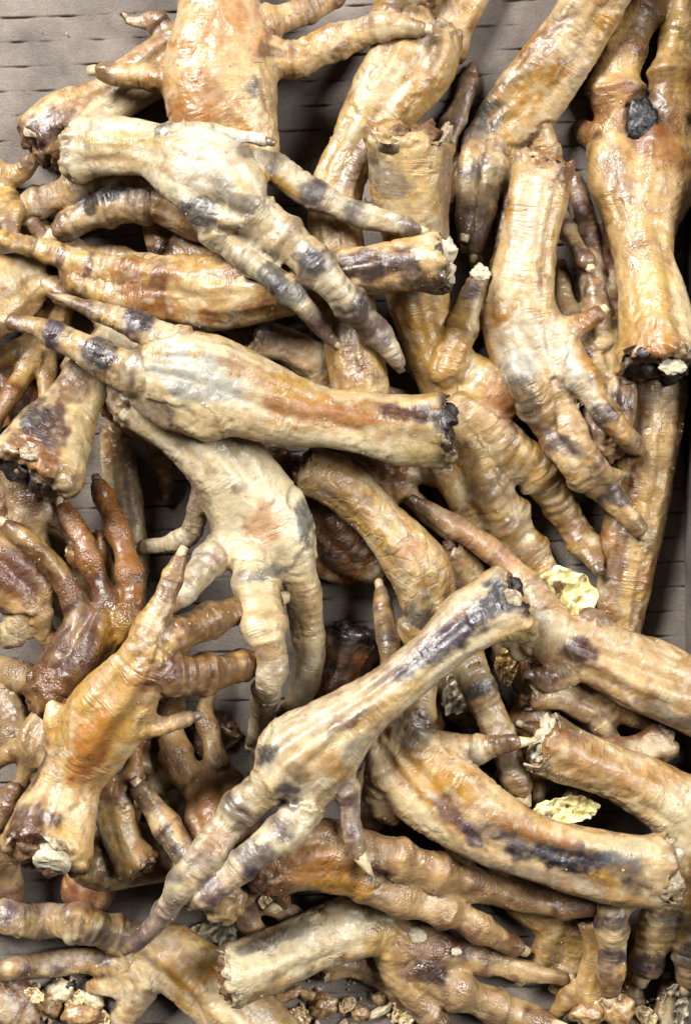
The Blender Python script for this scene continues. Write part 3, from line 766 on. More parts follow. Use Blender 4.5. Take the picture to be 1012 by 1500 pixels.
foot('thin tan toes under the left end of the dark cracked shank', 'tan',
     [('s', [(400, 520, 32), (450, 500, 34)], {'cut': False}), ('t', [(450, 500, 30), (480, 470, 25), (500, 440, 20)]), ('t', [(440, 505, 28), (470, 530, 24), (505, 560, 20)])], vox=B_)
# -- feet buried under the others: only a toe or a bit of shank shows here and there
for q, (bx, by, ba, bl) in enumerate([
    (455, 525, 20, 'buried tan foot in the gap above the big amber shank'),
    (60, 500, 115, 'buried foot at left between the long toes and the wedge-shaped shank'),
    (110, 380, 30, 'buried foot under the long ringed toe at left'),
    (40, 730, 70, 'buried foot at the left edge below the wedge-shaped shank'),
    (560, 690, 40, 'buried foot behind the scaly golden shank, below the burnt black end'),
    (700, 880, 60, 'buried foot behind the ringed pink toe right of centre'),
    (650, 1185, 30, 'buried foot under the long shank with the navy stripe'),
    (770, 1060, 110, 'buried foot in the gap left of the chalky white cut end'),
    (860, 1030, 15, 'buried foot in the gap above the shank with the chalky white end'),
    (265, 1120, 140, 'buried foot right of the golden foot with the white bone disc'),
    (170, 1190, 250, 'buried foot against the dark cut end with the white bone disc'),
    (340, 1310, 15, 'buried foot under the long pale toes near the bottom'),
    (895, 1110, 165, 'buried foot below the pale brown foot from the right edge'),
    (870, 1430, 95, 'buried foot between the dark banded toes at the bottom right'),
    (720, 430, 80, 'buried foot left of the standing pale shank'),
    (850, 500, 95, 'buried foot right of the crusted whitish palm'),
    (150, 880, 75, 'buried foot under the upright brown toes at left'),
    (60, 1080, 110, 'buried foot at left above the white bone disc'),
    (560, 1420, 10, 'buried foot under the sole-up foot with the white crust')]):
    ca, sa = math.cos(math.radians(ba)), math.sin(math.radians(ba))
    at = lambda u, v: (bx + ca * u - sa * v, by + sa * u + ca * v)
    foot(bl, ('brown', 'amber', 'tan')[q % 3],
         [('s', [(*at(-85, 4), 30), (*at(-40, -4), 27), (*at(0, 0), 34)]), ('t', [(*at(5, -8), 26), (*at(50, -34), 20), (*at(95, -52), 17), (*at(125, -66), 13)]),
          ('t', [(*at(8, 0), 26), (*at(60, 2), 21), (*at(115, 8), 18), (*at(155, 4), 13)]), ('t', [(*at(5, 8), 26), (*at(45, 40), 20), (*at(85, 62), 17), (*at(110, 78), 13)])],
         vox=5.0, sole=(0.0, 0.6)[q % 2], bandk=.7, group='feet buried at the bottom of the heap')
# -- second layer
foot('foot with a maroon hock end at the upper left, on bare cardboard', 'tan',
     [('s', [(58, 212, 46), (95, 188, 56), (150, 158, 50), (210, 115, 45), (290, 60, 40)], {'tilt': .3}), ('t', [(250, 90, 28), (245, 52, 23), (226, 32, 20), (202, 33, 14), (182, 20, 10)], {'claw': 'none', 'dz0': 10, 'droop': .1})],
     [(58, 195, 42, 24, -35, 'mar', .9), (80, 180, 34, 22, -35, 'red', .6), (150, 165, 60, 25, -35, 'pale', .7)], bone='brown', bandk=.65)
foot('ringed tan and blue-black toes under the foot at upper left', 'tan',
     [('s', [(340, 330, 42), (250, 300, 44)], {'cut': False}), ('t', [(230, 270, 40), (150, 262, 34), (95, 283, 32), (50, 300, 30), (14, 318, 26)]), ('t', [(240, 300, 44), (175, 300, 40), (125, 318, 33), (88, 338, 24)])],
     [(128, 302, 17, 15, -30, 'navy', .85), (152, 284, 15, 14, -30, 'navy', .85), (172, 276, 12, 10, -30, 'navy', .8), (210, 300, 30, 30, 0, 'brn', .6)], bandk=.3)
foot('golden toe bulging in at the left edge above the long ringed toe', 'yellow',
     [('s', [(-80, 240, 40), (-20, 270, 42)], {'cut': False}), ('t', [(-20, 275, 40), (5, 300, 32), (15, 340, 24)], {'claw': 'none'}), ('t', [(-20, 255, 30), (25, 255, 24), (45, 235, 18)], {'claw': 'none'})], vox=B_, bandk=.3)
foot('pale yellow shank slanting down from the top, behind the stretched pale toe', 'yellow',
     [('s', [(632, 40, 46), (606, 92, 62), (570, 145, 60), (530, 205, 47), (495, 275, 44), (495, 360, 42), (512, 450, 40), (528, 570, 42)]), ('t', [(600, 70, 46), (575, 30, 40), (600, 5, 34), (650, -20, 28)], {'claw': 'none'})],
     [(560, 120, 26, 40, 20, 'pale', .8), (480, 120, 16, 24, 0, 'vio', .6), (595, 8, 22, 12, 20, 'navy', .6), (525, 500, 22, 60, 0, 'red', .5), (520, 240, 12, 60, 25, 'vio', .5), (635, 60, 14, 30, 0, 'red', .6)], bandk=.55)
foot('upright brown toes with trimmed tips beside the pale standing shank at right', 'brown',
     [('s', [(880, 640, 38), (895, 570, 40)], {'cut': False}), ('t', [(892, 560, 36), (890, 490, 32), (888, 430, 26), (885, 375, 22), (885, 335, 17)]), ('t', [(870, 540, 36), (840, 480, 28), (825, 440, 24), (822, 402, 20)]),
      ('t', [(880, 500, 30), (868, 420, 27), (862, 350, 24), (850, 295, 20), (842, 262, 14)], {'claw': 'none'}), ('t', [(870, 560, 30), (895, 590, 20), (905, 592, 17)], {'claw': 'none'})],
     [(890, 520, 26, 40, 0, 'cream', .8), (885, 360, 20, 40, 0, 'red', .6), (905, 592, 18, 18, 0, 'mar', .9), (824, 430, 18, 40, 0, 'tan', .8), (848, 300, 16, 40, 0, 'red', .5)], vox=3.6)
foot('ringed upright toe with a dark tip on bare cardboard near the top', 'tan',
     [('s', [(640, 300, 34), (650, 240, 32)], {'cut': False}), ('t', [(652, 240, 30), (662, 190, 23), (680, 140, 20), (692, 100, 14)], {'claw': 'none'}), ('t', [(665, 260, 28), (690, 240, 22), (690, 300, 20), (682, 350, 18)])],
     [(690, 98, 14, 14, 0, 'brn', .9), (670, 170, 12, 40, 30, 'vio', .6)], vox=3.6, bandk=.5)
foot('pebbly amber sole with stubby toes below the knuckles of the central foot', 'brown',
     [('s', [(350, 1280, 46), (325, 1215, 56), (315, 1170, 58)], {'cut': False}), ('t', [(290, 1160, 40), (262, 1110, 32), (250, 1060, 27), (262, 1015, 22)]), ('t', [(320, 1150, 34), (312, 1090, 22), (300, 1040, 18), (318, 985, 15)])],
     [(320, 1190, 40, 40, 0, 'amb', .7), (285, 1200, 30, 30, 0, 'pink', .4)], sole=.9, vox=3.6)
foot('scaly golden shank in the centre running down under the crossing pale shank', 'yellow',
     [('s', [(448, 688, 38), (505, 715, 46), (565, 775, 48), (612, 835, 52), (630, 890, 48)]), ('t', [(640, 900, 46), (680, 965, 38), (705, 1020, 35), (735, 1085, 33), (760, 1150, 30)]), ('t', [(620, 900, 40), (600, 960, 32), (610, 1010, 26)])],
     [(500, 720, 50, 26, 45, 'brn', .45), (615, 905, 26, 16, 10, 'navy', .8), (705, 1010, 26, 12, -20, 'navy', .8), (735, 1090, 30, 30, 0, 'vio', .4), (600, 800, 30, 20, 40, 'pink', .5), (570, 770, 40, 12, 45, 'pale', .6)], scales=1.0, bandk=.6)
foot('brown pebbled foot at the left edge with a highlight painted on its bulge', 'brown',
     [('s', [(-60, 800, 50), (0, 830, 58), (35, 860, 54)], {'cut': False}), ('t', [(35, 870, 44), (28, 915, 34), (10, 930, 28)], {'claw': 'none'}), ('t', [(50, 880, 34), (60, 915, 26), (82, 950, 25), (100, 980, 24)], {'claw': 'none'})],
     [(18, 925, 22, 22, 0, 'pale', .9), (30, 840, 40, 30, 0, 'vio', .4), (40, 790, 30, 16, 45, 'red', .4)], sole=.7)  # pale spot on the bulge is a painted highlight
foot('grey-brown pebbly toes with a cut tip at the left edge', 'tan',
     [('s', [(-80, 1010, 40), (-20, 1000, 40)], {'cut': False}), ('t', [(-10, 985, 36), (20, 988, 30), (55, 1003, 26), (86, 1012, 22)]), ('t', [(-10, 1010, 36), (18, 1045, 32), (30, 1090, 28), (50, 1130, 24)])],
     [(20, 1050, 20, 40, -20, 'red', .35)], sole=1.0, bandk=.3)
foot('pinkish brown toes at the left edge beside the foot with the white bone disc', 'rose',
     [('s', [(-60, 1250, 40), (-20, 1230, 42)], {'cut': False}), ('t', [(-20, 1220, 38), (5, 1190, 32), (20, 1160, 26)], {'claw': 'none'}), ('t', [(-20, 1240, 40), (8, 1275, 34), (15, 1310, 26)], {'claw': 'none'})], sole=.6, vox=B_)
foot('stubby purple and cream toe pointing up left of the long pale toes', 'cream',
     [('s', [(330, 1320, 30), (285, 1270, 30)], {'cut': False}), ('t', [(282, 1265, 29), (255, 1225, 28), (230, 1190, 26), (208, 1158, 20)])], [(245, 1225, 22, 12, 55, 'navy', .7), (262, 1250, 16, 16, 0, 'pur', .8), (222, 1180, 14, 10, 0, 'mar', .6)])
foot('cream foot at the bottom left corner with toes running off the left edge', 'cream',
     [('s', [(470, 1600, 50), (400, 1530, 52), (350, 1482, 54), (300, 1440, 58), (250, 1405, 58)], {'cut': False}), ('t', [(230, 1390, 44), (170, 1368, 36), (100, 1350, 36), (40, 1348, 34), (-30, 1342, 30)]), ('t', [(230, 1415, 40), (180, 1412, 30), (120, 1408, 27), (60, 1415, 25), (-10, 1422, 23)]),
      ('l', [(215, 1425, 30), (180, 1442, 22), (135, 1446, 12)]), ('t', [(215, 1440, 36), (185, 1485, 27), (175, 1540, 25)])],
     [(60, 1325, 60, 14, 0, 'vio', .6), (80, 1405, 70, 18, 0, 'vio', .55), (25, 1355, 20, 10, 0, 'red', .4), (165, 1375, 30, 12, 0, 'bgrey', .5), (350, 1480, 60, 20, 40, 'pale', .5)])
foot('sole-up brown foot at the bottom with a black scab and a white crust', 'brown',
     [('s', [(338, 1432, 46), (400, 1408, 52), (470, 1376, 54), (540, 1354, 52), (585, 1375, 46)]), ('t', [(590, 1380, 46), (650, 1392, 38), (720, 1408, 26), (775, 1424, 22), (822, 1433, 18)]), ('t', [(600, 1400, 42), (650, 1440, 38), (720, 1472, 34), (800, 1500, 30)]), ('t', [(570, 1395, 40), (590, 1440, 32), (640, 1495, 30)])],
     [(460, 1380, 110, 40, -22, 'pale', .9), (345, 1425, 40, 50, 0, 'pale', .8), (400, 1375, 50, 12, -20, 'navy', .7), (570, 1390, 30, 24, 0, 'yel', .8), (628, 1424, 24, 18, 20, 'dark', .95), (605, 1400, 40, 26, 0, 'red', .5), (760, 1420, 50, 14, 12, 'tan', .7)], sole=.8, scabs=[(612, 1370, 14, 13, BONE, 'crust')], rim='torn')
foot('dark amber sole-up foot under the long pale toes at the bottom', 'brown',
     [('s', [(400, 1268, 44, -14), (460, 1250, 52), (530, 1262, 56)], {'cut': False}), ('t', [(535, 1300, 44), (595, 1320, 36), (655, 1335, 34), (710, 1362, 30), (755, 1386, 22)]), ('t', [(560, 1250, 46), (640, 1278, 38), (720, 1302, 33), (800, 1325, 28), (865, 1330, 22)]),
      ('t', [(410, 1260, 34), (405, 1290, 24), (415, 1322, 19)], {'claw': (385, 1335), 'clawr': 11})],
     [(550, 1290, 46, 26, 20, 'mar', .85), (548, 1285, 24, 16, 0, 'dark', .8), (460, 1270, 50, 30, 0, 'amb', .8), (640, 1325, 90, 26, 15, 'tan', .75), (500, 1300, 40, 24, 0, 'gold', .7)], sole=.8)
# -- third layer
foot('sole-up foot at the right edge with a black scab on its pad', 'amber',
     [('s', [(965, 528, 62), (957, 455, 58), (945, 385, 55), (940, 318, 58), (945, 255, 76), (945, 200, 74)]), ('t', [(912, 195, 54), (902, 130, 50), (915, 70, 44), (945, 15, 36), (975, -40, 30)]), ('t', [(980, 195, 52), (985, 115, 46), (992, 50, 36), (1005, -30, 30)]),
      ('t', [(905, 90, 26), (885, 30, 32), (878, -40, 30)], {'claw': 'none'}), ('l', [(905, 230, 34), (895, 200, 26), (885, 220, 20)])],
     [(950, 460, 40, 60, 0, 'yel', .6), (955, 500, 34, 26, 0, 'orange', .55), (900, 440, 14, 90, 8, 'cream', .7), (1000, 440, 14, 60, -10, 'pale', .7), (905, 260, 16, 40, -20, 'vio', .5), (965, 545, 50, 16, 0, 'dark', .95), (930, 60, 20, 20, 0, 'red', .5), (940, 178, 40, 46, 0, 'mar', .7), (955, 215, 34, 30, 0, 'orange', .4), (900, 150, 26, 40, 0, 'pink', .5)],
     sole=.55, scabs=[(940, 176, 25, 33, SCAB), (985, 536, 20, 13, BONE, 'bone_chip')], rim='dark', bone='dark', bandk=.55, palm=0.0, groove=.5)
foot('pale foot reaching down from the top right, blue-grey knuckle, long ringed toe', 'cream',
     [('s', [(895, -40, 46), (845, 45, 46), (800, 110, 50), (760, 158, 54), (738, 178, 46)], {'cut': False}), ('t', [(730, 185, 38), (722, 240, 29), (712, 290, 25), (704, 335, 21), (697, 366, 17)]), ('t', [(705, 185, 28), (690, 230, 24), (684, 290, 22), (682, 335, 18)]),
      ('t', [(785, 180, 38), (800, 235, 28), (805, 290, 24), (830, 340, 20), (858, 383, 17)]), ('t', [(740, 200, 34), (745, 280, 26), (740, 350, 24), (730, 400, 20)])],
     [(722, 168, 26, 17, -20, 'bgrey', .8), (790, 70, 70, 14, -50, 'brn', .5), (760, 160, 40, 22, -40, 'gold', .6), (700, 330, 20, 30, 0, 'vio', .5)])
foot('smooth pale end of a foot at the left edge under the long ringed toe', 'yellow',
     [('s', [(-60, 470, 52), (0, 430, 54), (50, 405, 40)], {'cut': False}), ('t', [(40, 410, 36), (75, 420, 26), (100, 440, 20)], {'claw': 'none'}), ('t', [(55, 400, 26), (66, 360, 17), (50, 330, 15)], {'claw': 'none', 'dz0': 10, 'droop': 0})],
     [(60, 350, 16, 30, 0, 'brn', .8), (20, 400, 40, 20, -20, 'pale', .6)], vox=3.6, bandk=.3)
foot('yellow foot with a blocky cream end, twisted toes and a raised knobbly white claw', 'yellow',
     [('s', [(600, 205, 62), (600, 270, 66), (608, 350, 60), (610, 430, 52), (628, 500, 46, 12), (655, 556, 52, 34)]), ('h', [(655, 540, 42), (678, 475, 29), (692, 432, 24), (703, 408, 18)], {'droop': 0, 'dz0': 22, 'claw': (702, 385, 6), 'clawr': 15}),
      ('t', [(680, 590, 52), (735, 652, 49, 14), (788, 688, 45, 22), (820, 740, 37, 14), (850, 790, 31, 6), (868, 820, 24)]), ('t', [(665, 610, 46), (696, 680, 50, 8), (732, 752, 48, 8), (768, 806, 42), (802, 850, 36)], {'claw': 'none'}), ('t', [(645, 620, 38), (655, 690, 32), (690, 755, 28), (735, 820, 26)]),
      ('l', [(690, 552, 36, 10), (724, 570, 36, 26), (738, 596, 24, 30)], {'flat': .5})],
     [(600, 250, 60, 70, 0, 'cream', .7), (570, 265, 40, 20, 30, 'bgrey', .6), (548, 230, 20, 12, 0, 'dark', .6), (655, 280, 12, 60, 0, 'vio', .6), (732, 584, 28, 36, 0, 'pink', .95), (740, 600, 14, 18, 0, 'orange', .5), (640, 500, 40, 60, 0, 'gold', .6), (700, 620, 40, 30, 40, 'tan', .6), (840, 770, 30, 16, 60, 'brn', .5), (600, 600, 26, 20, 0, 'cream', .6), (690, 425, 14, 14, 0, 'pur', .7)],
     bandk=.6, scabs=[(704, 400, 15, 12, BONE, 'knobbly_nail'), (697, 383, 10, 12, BONE, 'knobbly_nail')])
foot('broad pale foot at the top, hind toe stub pointing left, toes stretched right', 'cream',
     [('s', [(318, -90, 52), (320, 0, 62), (322, 50, 70), (322, 110, 86), (330, 165, 82), (350, 225, 64)], {'cut': False, 'flat': .7}), ('t', [(370, 75, 50), (428, 88, 38), (465, 76, 38), (515, 54, 33), (568, 40, 29), (610, 42, 20)], {'droop': 0.05}), ('t', [(370, 40, 38), (415, 28, 31), (452, 14, 27), (490, -2, 22)]),
      ('h', [(270, 122, 42), (222, 112, 28), (180, 110, 26), (152, 105, 21)], {'droop': .1}), ('l', [(370, 100, 40), (398, 85, 22), (404, 78, 10)])],
     [(272, 66, 18, 15, 0, 'orange', .7), (372, 125, 13, 13, 0, 'bgrey', .85), (290, 150, 50, 40, 0, 'amb', .55), (350, 100, 30, 40, 0, 'cream', .7), (395, 76, 22, 10, 0, 'brn', .8), (340, 40, 60, 50, 0, 'pink', .45), (575, 45, 30, 14, -10, 'pale', .7), (280, 170, 30, 20, 0, 'orange', .4), (505, 66, 18, 8, -20, 'brn', .8)], bandk=.3, palm=0.0, white=.4, groove=0.1)
foot('long ringed toe at left and a dark purple cracked shank end mid-frame', 'amber',
     [('s', [(648, 386, 46), (590, 392, 44), (500, 402, 43), (400, 420, 53), (320, 428, 60), (255, 422, 58)]), ('t', [(250, 408, 46), (200, 402, 35), (140, 390, 29), (90, 375, 25), (40, 360, 21), (-5, 350, 18), (-40, 344, 16)]), ('t', [(250, 430, 44), (185, 432, 34), (130, 420, 28), (100, 405, 22)], {'claw': 'none'})],
     [(560, 385, 85, 20, -3, 'mar', .85), (540, 392, 60, 16, -3, 'navy', .55), (630, 420, 34, 20, 0, 'dark', .85), (630, 372, 26, 18, 0, 'cream', .8), (232, 408, 12, 26, 10, 'red', .6), (90, 375, 6, 28, 15, 'red', .8), (132, 388, 6, 30, 15, 'red', .8), (48, 362, 5, 24, 15, 'red', .7), (300, 430, 60, 20, 5, 'cream', .6), (410, 440, 60, 10, -12, 'pink', .5)],
     bandk=.15, bone='white', rim='dark', white=.15)
foot('dark red pebbly foot with upright brown toes at the left', 'dark',
     [('s', [(80, 1010, 44), (115, 965, 52), (130, 930, 48)], {'cut': False}), ('t', [(150, 945, 34), (160, 900, 28), (138, 835, 27), (120, 790, 25), (94, 745, 19)]), ('t', [(175, 930, 32), (195, 880, 26), (182, 810, 25), (166, 760, 25), (146, 712, 18)]), ('t', [(122, 930, 28), (108, 880, 26), (84, 838, 25), (50, 800, 23), (16, 772, 19)])],
     [(165, 930, 22, 40, 10, 'gold', .7), (125, 790, 24, 60, -20, 'amb', .6), (180, 800, 26, 90, -10, 'amb', .7), (130, 850, 30, 12, 0, 'mar', .6), (110, 960, 50, 40, 0, 'mar', .5)], sole=1.0)
foot('wedge-shaped shank with a dark maroon triangle at the left edge', 'cream',
     [('s', [(52, 690, 66), (80, 638, 60), (115, 578, 46), (150, 530, 36), (190, 480, 32)])],
     [(62, 630, 36, 44, 25, 'mar', .9), (50, 615, 30, 26, 0, 'navy', .6), (110, 560, 24, 44, 30, 'brn', .8), (45, 670, 40, 24, 20, 'amb', .6), (130, 620, 16, 70, 20, 'olive', .5)], rim='torn', bone='dark', groove=0.15)
foot('golden foot at lower left with a white bone disc in its dark cut end', 'yellow',
     [('s', [(64, 1246, 60, 95), (80, 1200, 62, 55), (106, 1135, 60, 12), (150, 1060, 66), (188, 1008, 58), (210, 975, 46)], {'tilt': .35, 'disc': (.30, -.1, 27)}), ('t', [(200, 980, 42), (216, 930, 34), (236, 890, 29), (252, 850, 22), (263, 818, 17)], {'droop': .1}), ('t', [(215, 990, 42), (262, 988, 41), (312, 985, 36), (352, 975, 31), (405, 966, 25)], {'claw': 'none', 'droop': .75}),
      ('t', [(215, 950, 36), (280, 922, 34), (335, 899, 32), (400, 880, 25)], {'droop': .75}), ('h', [(190, 1060, 38), (232, 1064, 23), (274, 1053, 19)], {'droop': .1}), ('l', [(100, 1080, 40), (85, 1050, 22), (78, 1035, 12)])],
     [(135, 1090, 26, 50, 20, 'orange', .8), (54, 1115, 12, 34, 20, 'mar', .85), (40, 1210, 36, 28, 0, 'mar', .9), (115, 1230, 26, 40, 0, 'cream', .7), (300, 985, 80, 36, -5, 'brn', .85), (235, 985, 30, 26, 0, 'red', .7), (320, 905, 80, 30, -15, 'brn', .8), (255, 855, 16, 40, 20, 'brn', .7), (75, 1285, 60, 22, 0, 'dark', .7), (160, 1040, 60, 30, -50, 'gold', .5)],
     bandk=.1, bone='brown', rim='torn')
foot('pale central foot hanging down with two swollen front toes side by side', 'pale',
     [('s', [(200, 585, 44), (248, 616, 46), (305, 655, 54), (355, 720, 64), (385, 785, 76)], {'cut': False}), ('t', [(365, 800, 56), (374, 860, 43), (388, 922, 40), (399, 970, 30), (391, 1010, 27), (380, 1060, 24), (369, 1085, 16)]), ('t', [(425, 790, 46), (440, 850, 37), (450, 915, 35), (453, 965, 32), (442, 1010, 30), (425, 1050, 25)]),
      ('t', [(335, 790, 40), (304, 826, 30), (270, 865, 27), (247, 890, 20)], {'droop': .2}), ('h', [(310, 680, 30), (292, 730, 22), (282, 775, 22), (252, 795, 19), (212, 802, 17)]), ('l', [(420, 740, 30), (445, 780, 18), (455, 820, 12)])],
     [(385, 770, 85, 80, 0, 'pale', .75), (400, 900, 80, 60, 0, 'cream', .6), (390, 838, 40, 10, -12, 'bgrey', .7), (447, 765, 12, 30, 0, 'bgrey', .8), (385, 770, 24, 30, 0, 'pink', .7), (440, 885, 18, 30, 0, 'brn', .6), (300, 820, 36, 14, -45, 'vio', .5), (250, 888, 14, 14, 0, 'amb', .8), (290, 750, 20, 50, 0, 'brn', .6), (390, 960, 40, 14, 0, 'amb', .5), (230, 600, 60, 20, 40, 'olive', .5), (350, 715, 10, 8, 0, 'brn', .7)], white=.45, bandk=.3, lift=46, palm=0.0)
foot('pale brown foot from the right edge with a ringed pink toe, flat dark stub', 'tan',
     [('s', [(1100, 1075, 52), (1010, 1020, 57), (930, 985, 58), (870, 958, 54), (830, 942, 50)], {'cut': False}), ('t', [(850, 965, 44), (815, 992, 26), (785, 990, 18)], {'flat': .6}), ('t', [(820, 925, 40), (772, 858, 28), (716, 806, 26), (660, 768, 24), (616, 740, 18)]), ('t', [(885, 950, 42), (876, 925, 32), (862, 905, 24)], {'claw': 'none', 'droop': 0}), ('l', [(800, 930, 44), (770, 925, 30), (765, 950, 20)])],
     [(848, 955, 20, 18, 0, 'mar', .95), (798, 990, 22, 12, 10, 'brn', .8), (980, 1050, 50, 14, 25, 'navy', .6), (700, 795, 80, 22, 38, 'rose' if 'rose' in C else 'pink', .5), (940, 975, 60, 20, 20, 'cream', .6), (790, 920, 40, 26, 0, 'pale', .5)], bandk=.5)
foot('brown shank with a chalky white cut end, dark banded toes at bottom right', 'cream',
     [('s', [(798, 1088, 47), (860, 1116, 51), (940, 1150, 54), (995, 1190, 58), (1012, 1235, 58)]), ('t', [(985, 1240, 52), (972, 1310, 45), (957, 1370, 40), (946, 1412, 32)]), ('t', [(1025, 1260, 48), (1018, 1330, 40), (1010, 1390, 34), (1008, 1430, 28)]), ('t', [(945, 1270, 40), (902, 1330, 33), (896, 1400, 30), (893, 1448, 25)])],
     [(820, 1060, 40, 20, 25, 'brn', .9), (870, 1120, 80, 26, 22, 'amb', .6), (896, 1350, 34, 12, 5, 'navy', .8), (896, 1400, 34, 10, 8, 'pur', .85), (892, 1440, 26, 12, 0, 'brn', .7), (950, 1412, 34, 14, 0, 'pur', .85), (985, 1340, 26, 10, 0, 'navy', .7), (1010, 1400, 26, 16, 0, 'navy', .8), (1000, 1220, 50, 50, 0, 'pale', .7)], bone='white', bandk=.6)
foot('long shank with a navy stripe at lower right, hind toe ending in a pale claw', 'cream',
     [('s', [(975, 1274, 54), (900, 1270, 58), (800, 1246, 57), (700, 1200, 60), (632, 1150, 68), (592, 1108, 64)]), ('h', [(632, 1098, 42), (690, 1098, 27), (735, 1090, 22), (752, 1088, 18)], {'claw': (788, 1084), 'clawr': 9.5, 'droop': .05}), ('t', [(585, 1090, 44), (578, 1020, 30), (570, 950, 25), (562, 900, 22), (558, 866, 17)]),
      ('t', [(600, 1090, 44), (612, 1040, 32), (622, 990, 28)], {'claw': 'none'}), ('t', [(570, 1130, 46), (556, 1160, 36), (575, 1190, 28)], {'claw': 'none'})],
     [(825, 1252, 80, 20, 10, 'navy', .98), (740, 1225, 60, 14, 18, 'pur', .7), (912, 1262, 30, 24, 20, 'bgrey', .75), (930, 1295, 20, 16, 0, 'mar', .6), (760, 1210, 80, 12, 22, 'amb', .7), (900, 1235, 60, 12, 12, 'pale', .7), (610, 1190, 60, 16, 45, 'pale', .7), (605, 1075, 26, 34, 0, 'navy', .7), (730, 1092, 22, 26, 0, 'brn', .7), (620, 1120, 40, 30, 0, 'gold', .5), (560, 930, 14, 40, 0, 'pur', .6), (800, 1285, 90, 12, 14, 'grey', .6), (668, 1198, 46, 13, 52, 'red', .85), (690, 1222, 24, 10, 52, 'pur', .8)],
     bone='white', bandk=.65)
foot('standing pale shank at right with a whitish blue crusted palm, two banded toes', 'cream',
     [('s', [(797, 238, 43), (786, 300, 46), (773, 370, 50), (764, 430, 51), (768, 480, 58), (782, 515, 62)]), ('t', [(762, 540, 48), (785, 592, 38), (815, 640, 36), (848, 685, 34), (890, 722, 30), (920, 755, 25), (934, 773, 19)]), ('t', [(800, 550, 40), (828, 610, 31), (850, 650, 28), (880, 690, 24), (915, 695, 12)], {'claw': 'none'}),
      ('t', [(830, 515, 42), (860, 565, 31), (888, 608, 28), (915, 640, 24), (936, 660, 18)]), ('h', [(815, 490, 32), (848, 476, 21), (872, 462, 18)], {'droop': .0})],
     [(785, 505, 60, 40, 20, 'white', .7), (760, 540, 30, 26, 0, 'blue', .7), (848, 560, 16, 50, -35, 'white', .7), (765, 580, 20, 26, -30, 'navy', .75), (820, 650, 26, 16, 30, 'pur', .85), (845, 660, 14, 14, 0, 'navy', .5), (905, 728, 22, 14, 30, 'pur', .85), (886, 606, 26, 18, 20, 'pur', .85), (770, 330, 14, 90, 10, 'white', .6), (830, 250, 14, 24, 0, 'brn', .8), (800, 230, 34, 12, 0, 'amb', .6), (810, 580, 16, 40, -25, 'tan', .8), (855, 470, 24, 14, -25, 'amb', .7)],
     white=.3, bandk=.65, lift=34)
foot('big amber shank across the middle, burnt black end, slender toes to the left', 'cream',
     [('s', [(648, 630, 52), (600, 631, 53), (530, 622, 50), (440, 604, 56), (370, 582, 68), (300, 558, 76), (255, 546, 66)]), ('t', [(265, 556, 62), (208, 548, 46), (150, 525, 37), (100, 500, 30), (55, 482, 23), (20, 472, 18)], {'droop': .2}), ('t', [(290, 512, 42), (232, 492, 31), (180, 470, 25), (130, 452, 20), (96, 438, 13), (72, 431, 8)], {'claw': 'none', 'droop': .1}), ('l', [(300, 600, 48), (240, 592, 34), (205, 586, 16)])],
     [(310, 565, 90, 56, 12, 'pale', .6), (148, 520, 22, 26, 10, 'navy', .85), (160, 530, 18, 14, 0, 'dark', .6), (77, 488, 12, 22, 10, 'pur', .9), (205, 474, 24, 18, 20, 'pur', .95), (212, 478, 12, 10, 0, 'navy', .7), (120, 450, 16, 18, 0, 'mar', .7), (285, 552, 62, 36, 15, 'blue', .6), (270, 575, 20, 14, 15, 'bgrey', .4), (470, 602, 90, 18, 10, 'orange', .65), (560, 604, 80, 14, 4, 'amb', .7), (600, 604, 50, 12, 4, 'mar', .85), (625, 608, 24, 14, 0, 'navy', .5), (655, 625, 16, 50, 5, 'dark', .98), (500, 655, 100, 14, 8, 'pale', .7), (620, 660, 30, 24, 0, 'olive', .6), (370, 545, 50, 16, 25, 'amb', .6), (235, 605, 40, 14, 20, 'pur', .7), (430, 570, 40, 14, 20, 'gold', .7), (300, 610, 40, 20, 0, 'cream', .5)],
     rim='dark', bone='dark', white=.25, bandk=.55)
foot('pale foot at upper left, three spotted toes fanning down to the right', 'pale',
     [('s', [(112, 222, 44), (165, 216, 47), (235, 226, 50), (300, 255, 68), (340, 282, 66)], {'dz': 0}), ('t', [(335, 245, 46), (395, 247, 33), (450, 280, 31), (520, 312, 26), (570, 325, 23), (608, 336, 17)], {'droop': .1}), ('t', [(345, 290, 58), (395, 332, 46), (450, 375, 39), (492, 420, 33), (540, 475, 30), (568, 510, 23), (580, 530, 16)], {'droop': .15}),
      ('t', [(290, 300, 42), (335, 355, 31), (390, 400, 28), (440, 446, 25), (474, 484, 20), (486, 498, 15)], {'droop': .2}), ('h', [(240, 200, 28), (300, 193, 18), (350, 199, 16), (388, 206, 14)], {'droop': -0.02, 'dz0': 24, 'flat': .7})],
     [(287, 312, 24, 26, 20, 'navy', .85), (325, 285, 18, 18, 0, 'bgrey', .6), (357, 303, 18, 16, 0, 'navy', .65), (458, 380, 26, 18, 35, 'navy', .8), (528, 455, 20, 22, 30, 'pur', .85), (400, 408, 24, 18, 40, 'navy', .8), (430, 432, 18, 18, 40, 'bgrey', .6), (455, 283, 26, 20, 25, 'pur', .8), (360, 222, 14, 12, 0, 'pur', .7), (410, 270, 26, 8, 35, 'gold', .8), (180, 205, 60, 12, 0, 'yel', .7), (170, 235, 50, 12, 4, 'gold', .5), (330, 197, 70, 10, 4, 'white', .9), (300, 245, 40, 30, 0, 'white', .5), (470, 490, 24, 24, 0, 'vio', .7), (550, 490, 30, 26, 40, 'vio', .6), (600, 332, 16, 16, 0, 'pur', .5), (395, 345, 50, 12, 42, 'tan', .7)],
     white=.4, bone='brown', bandk=.8)
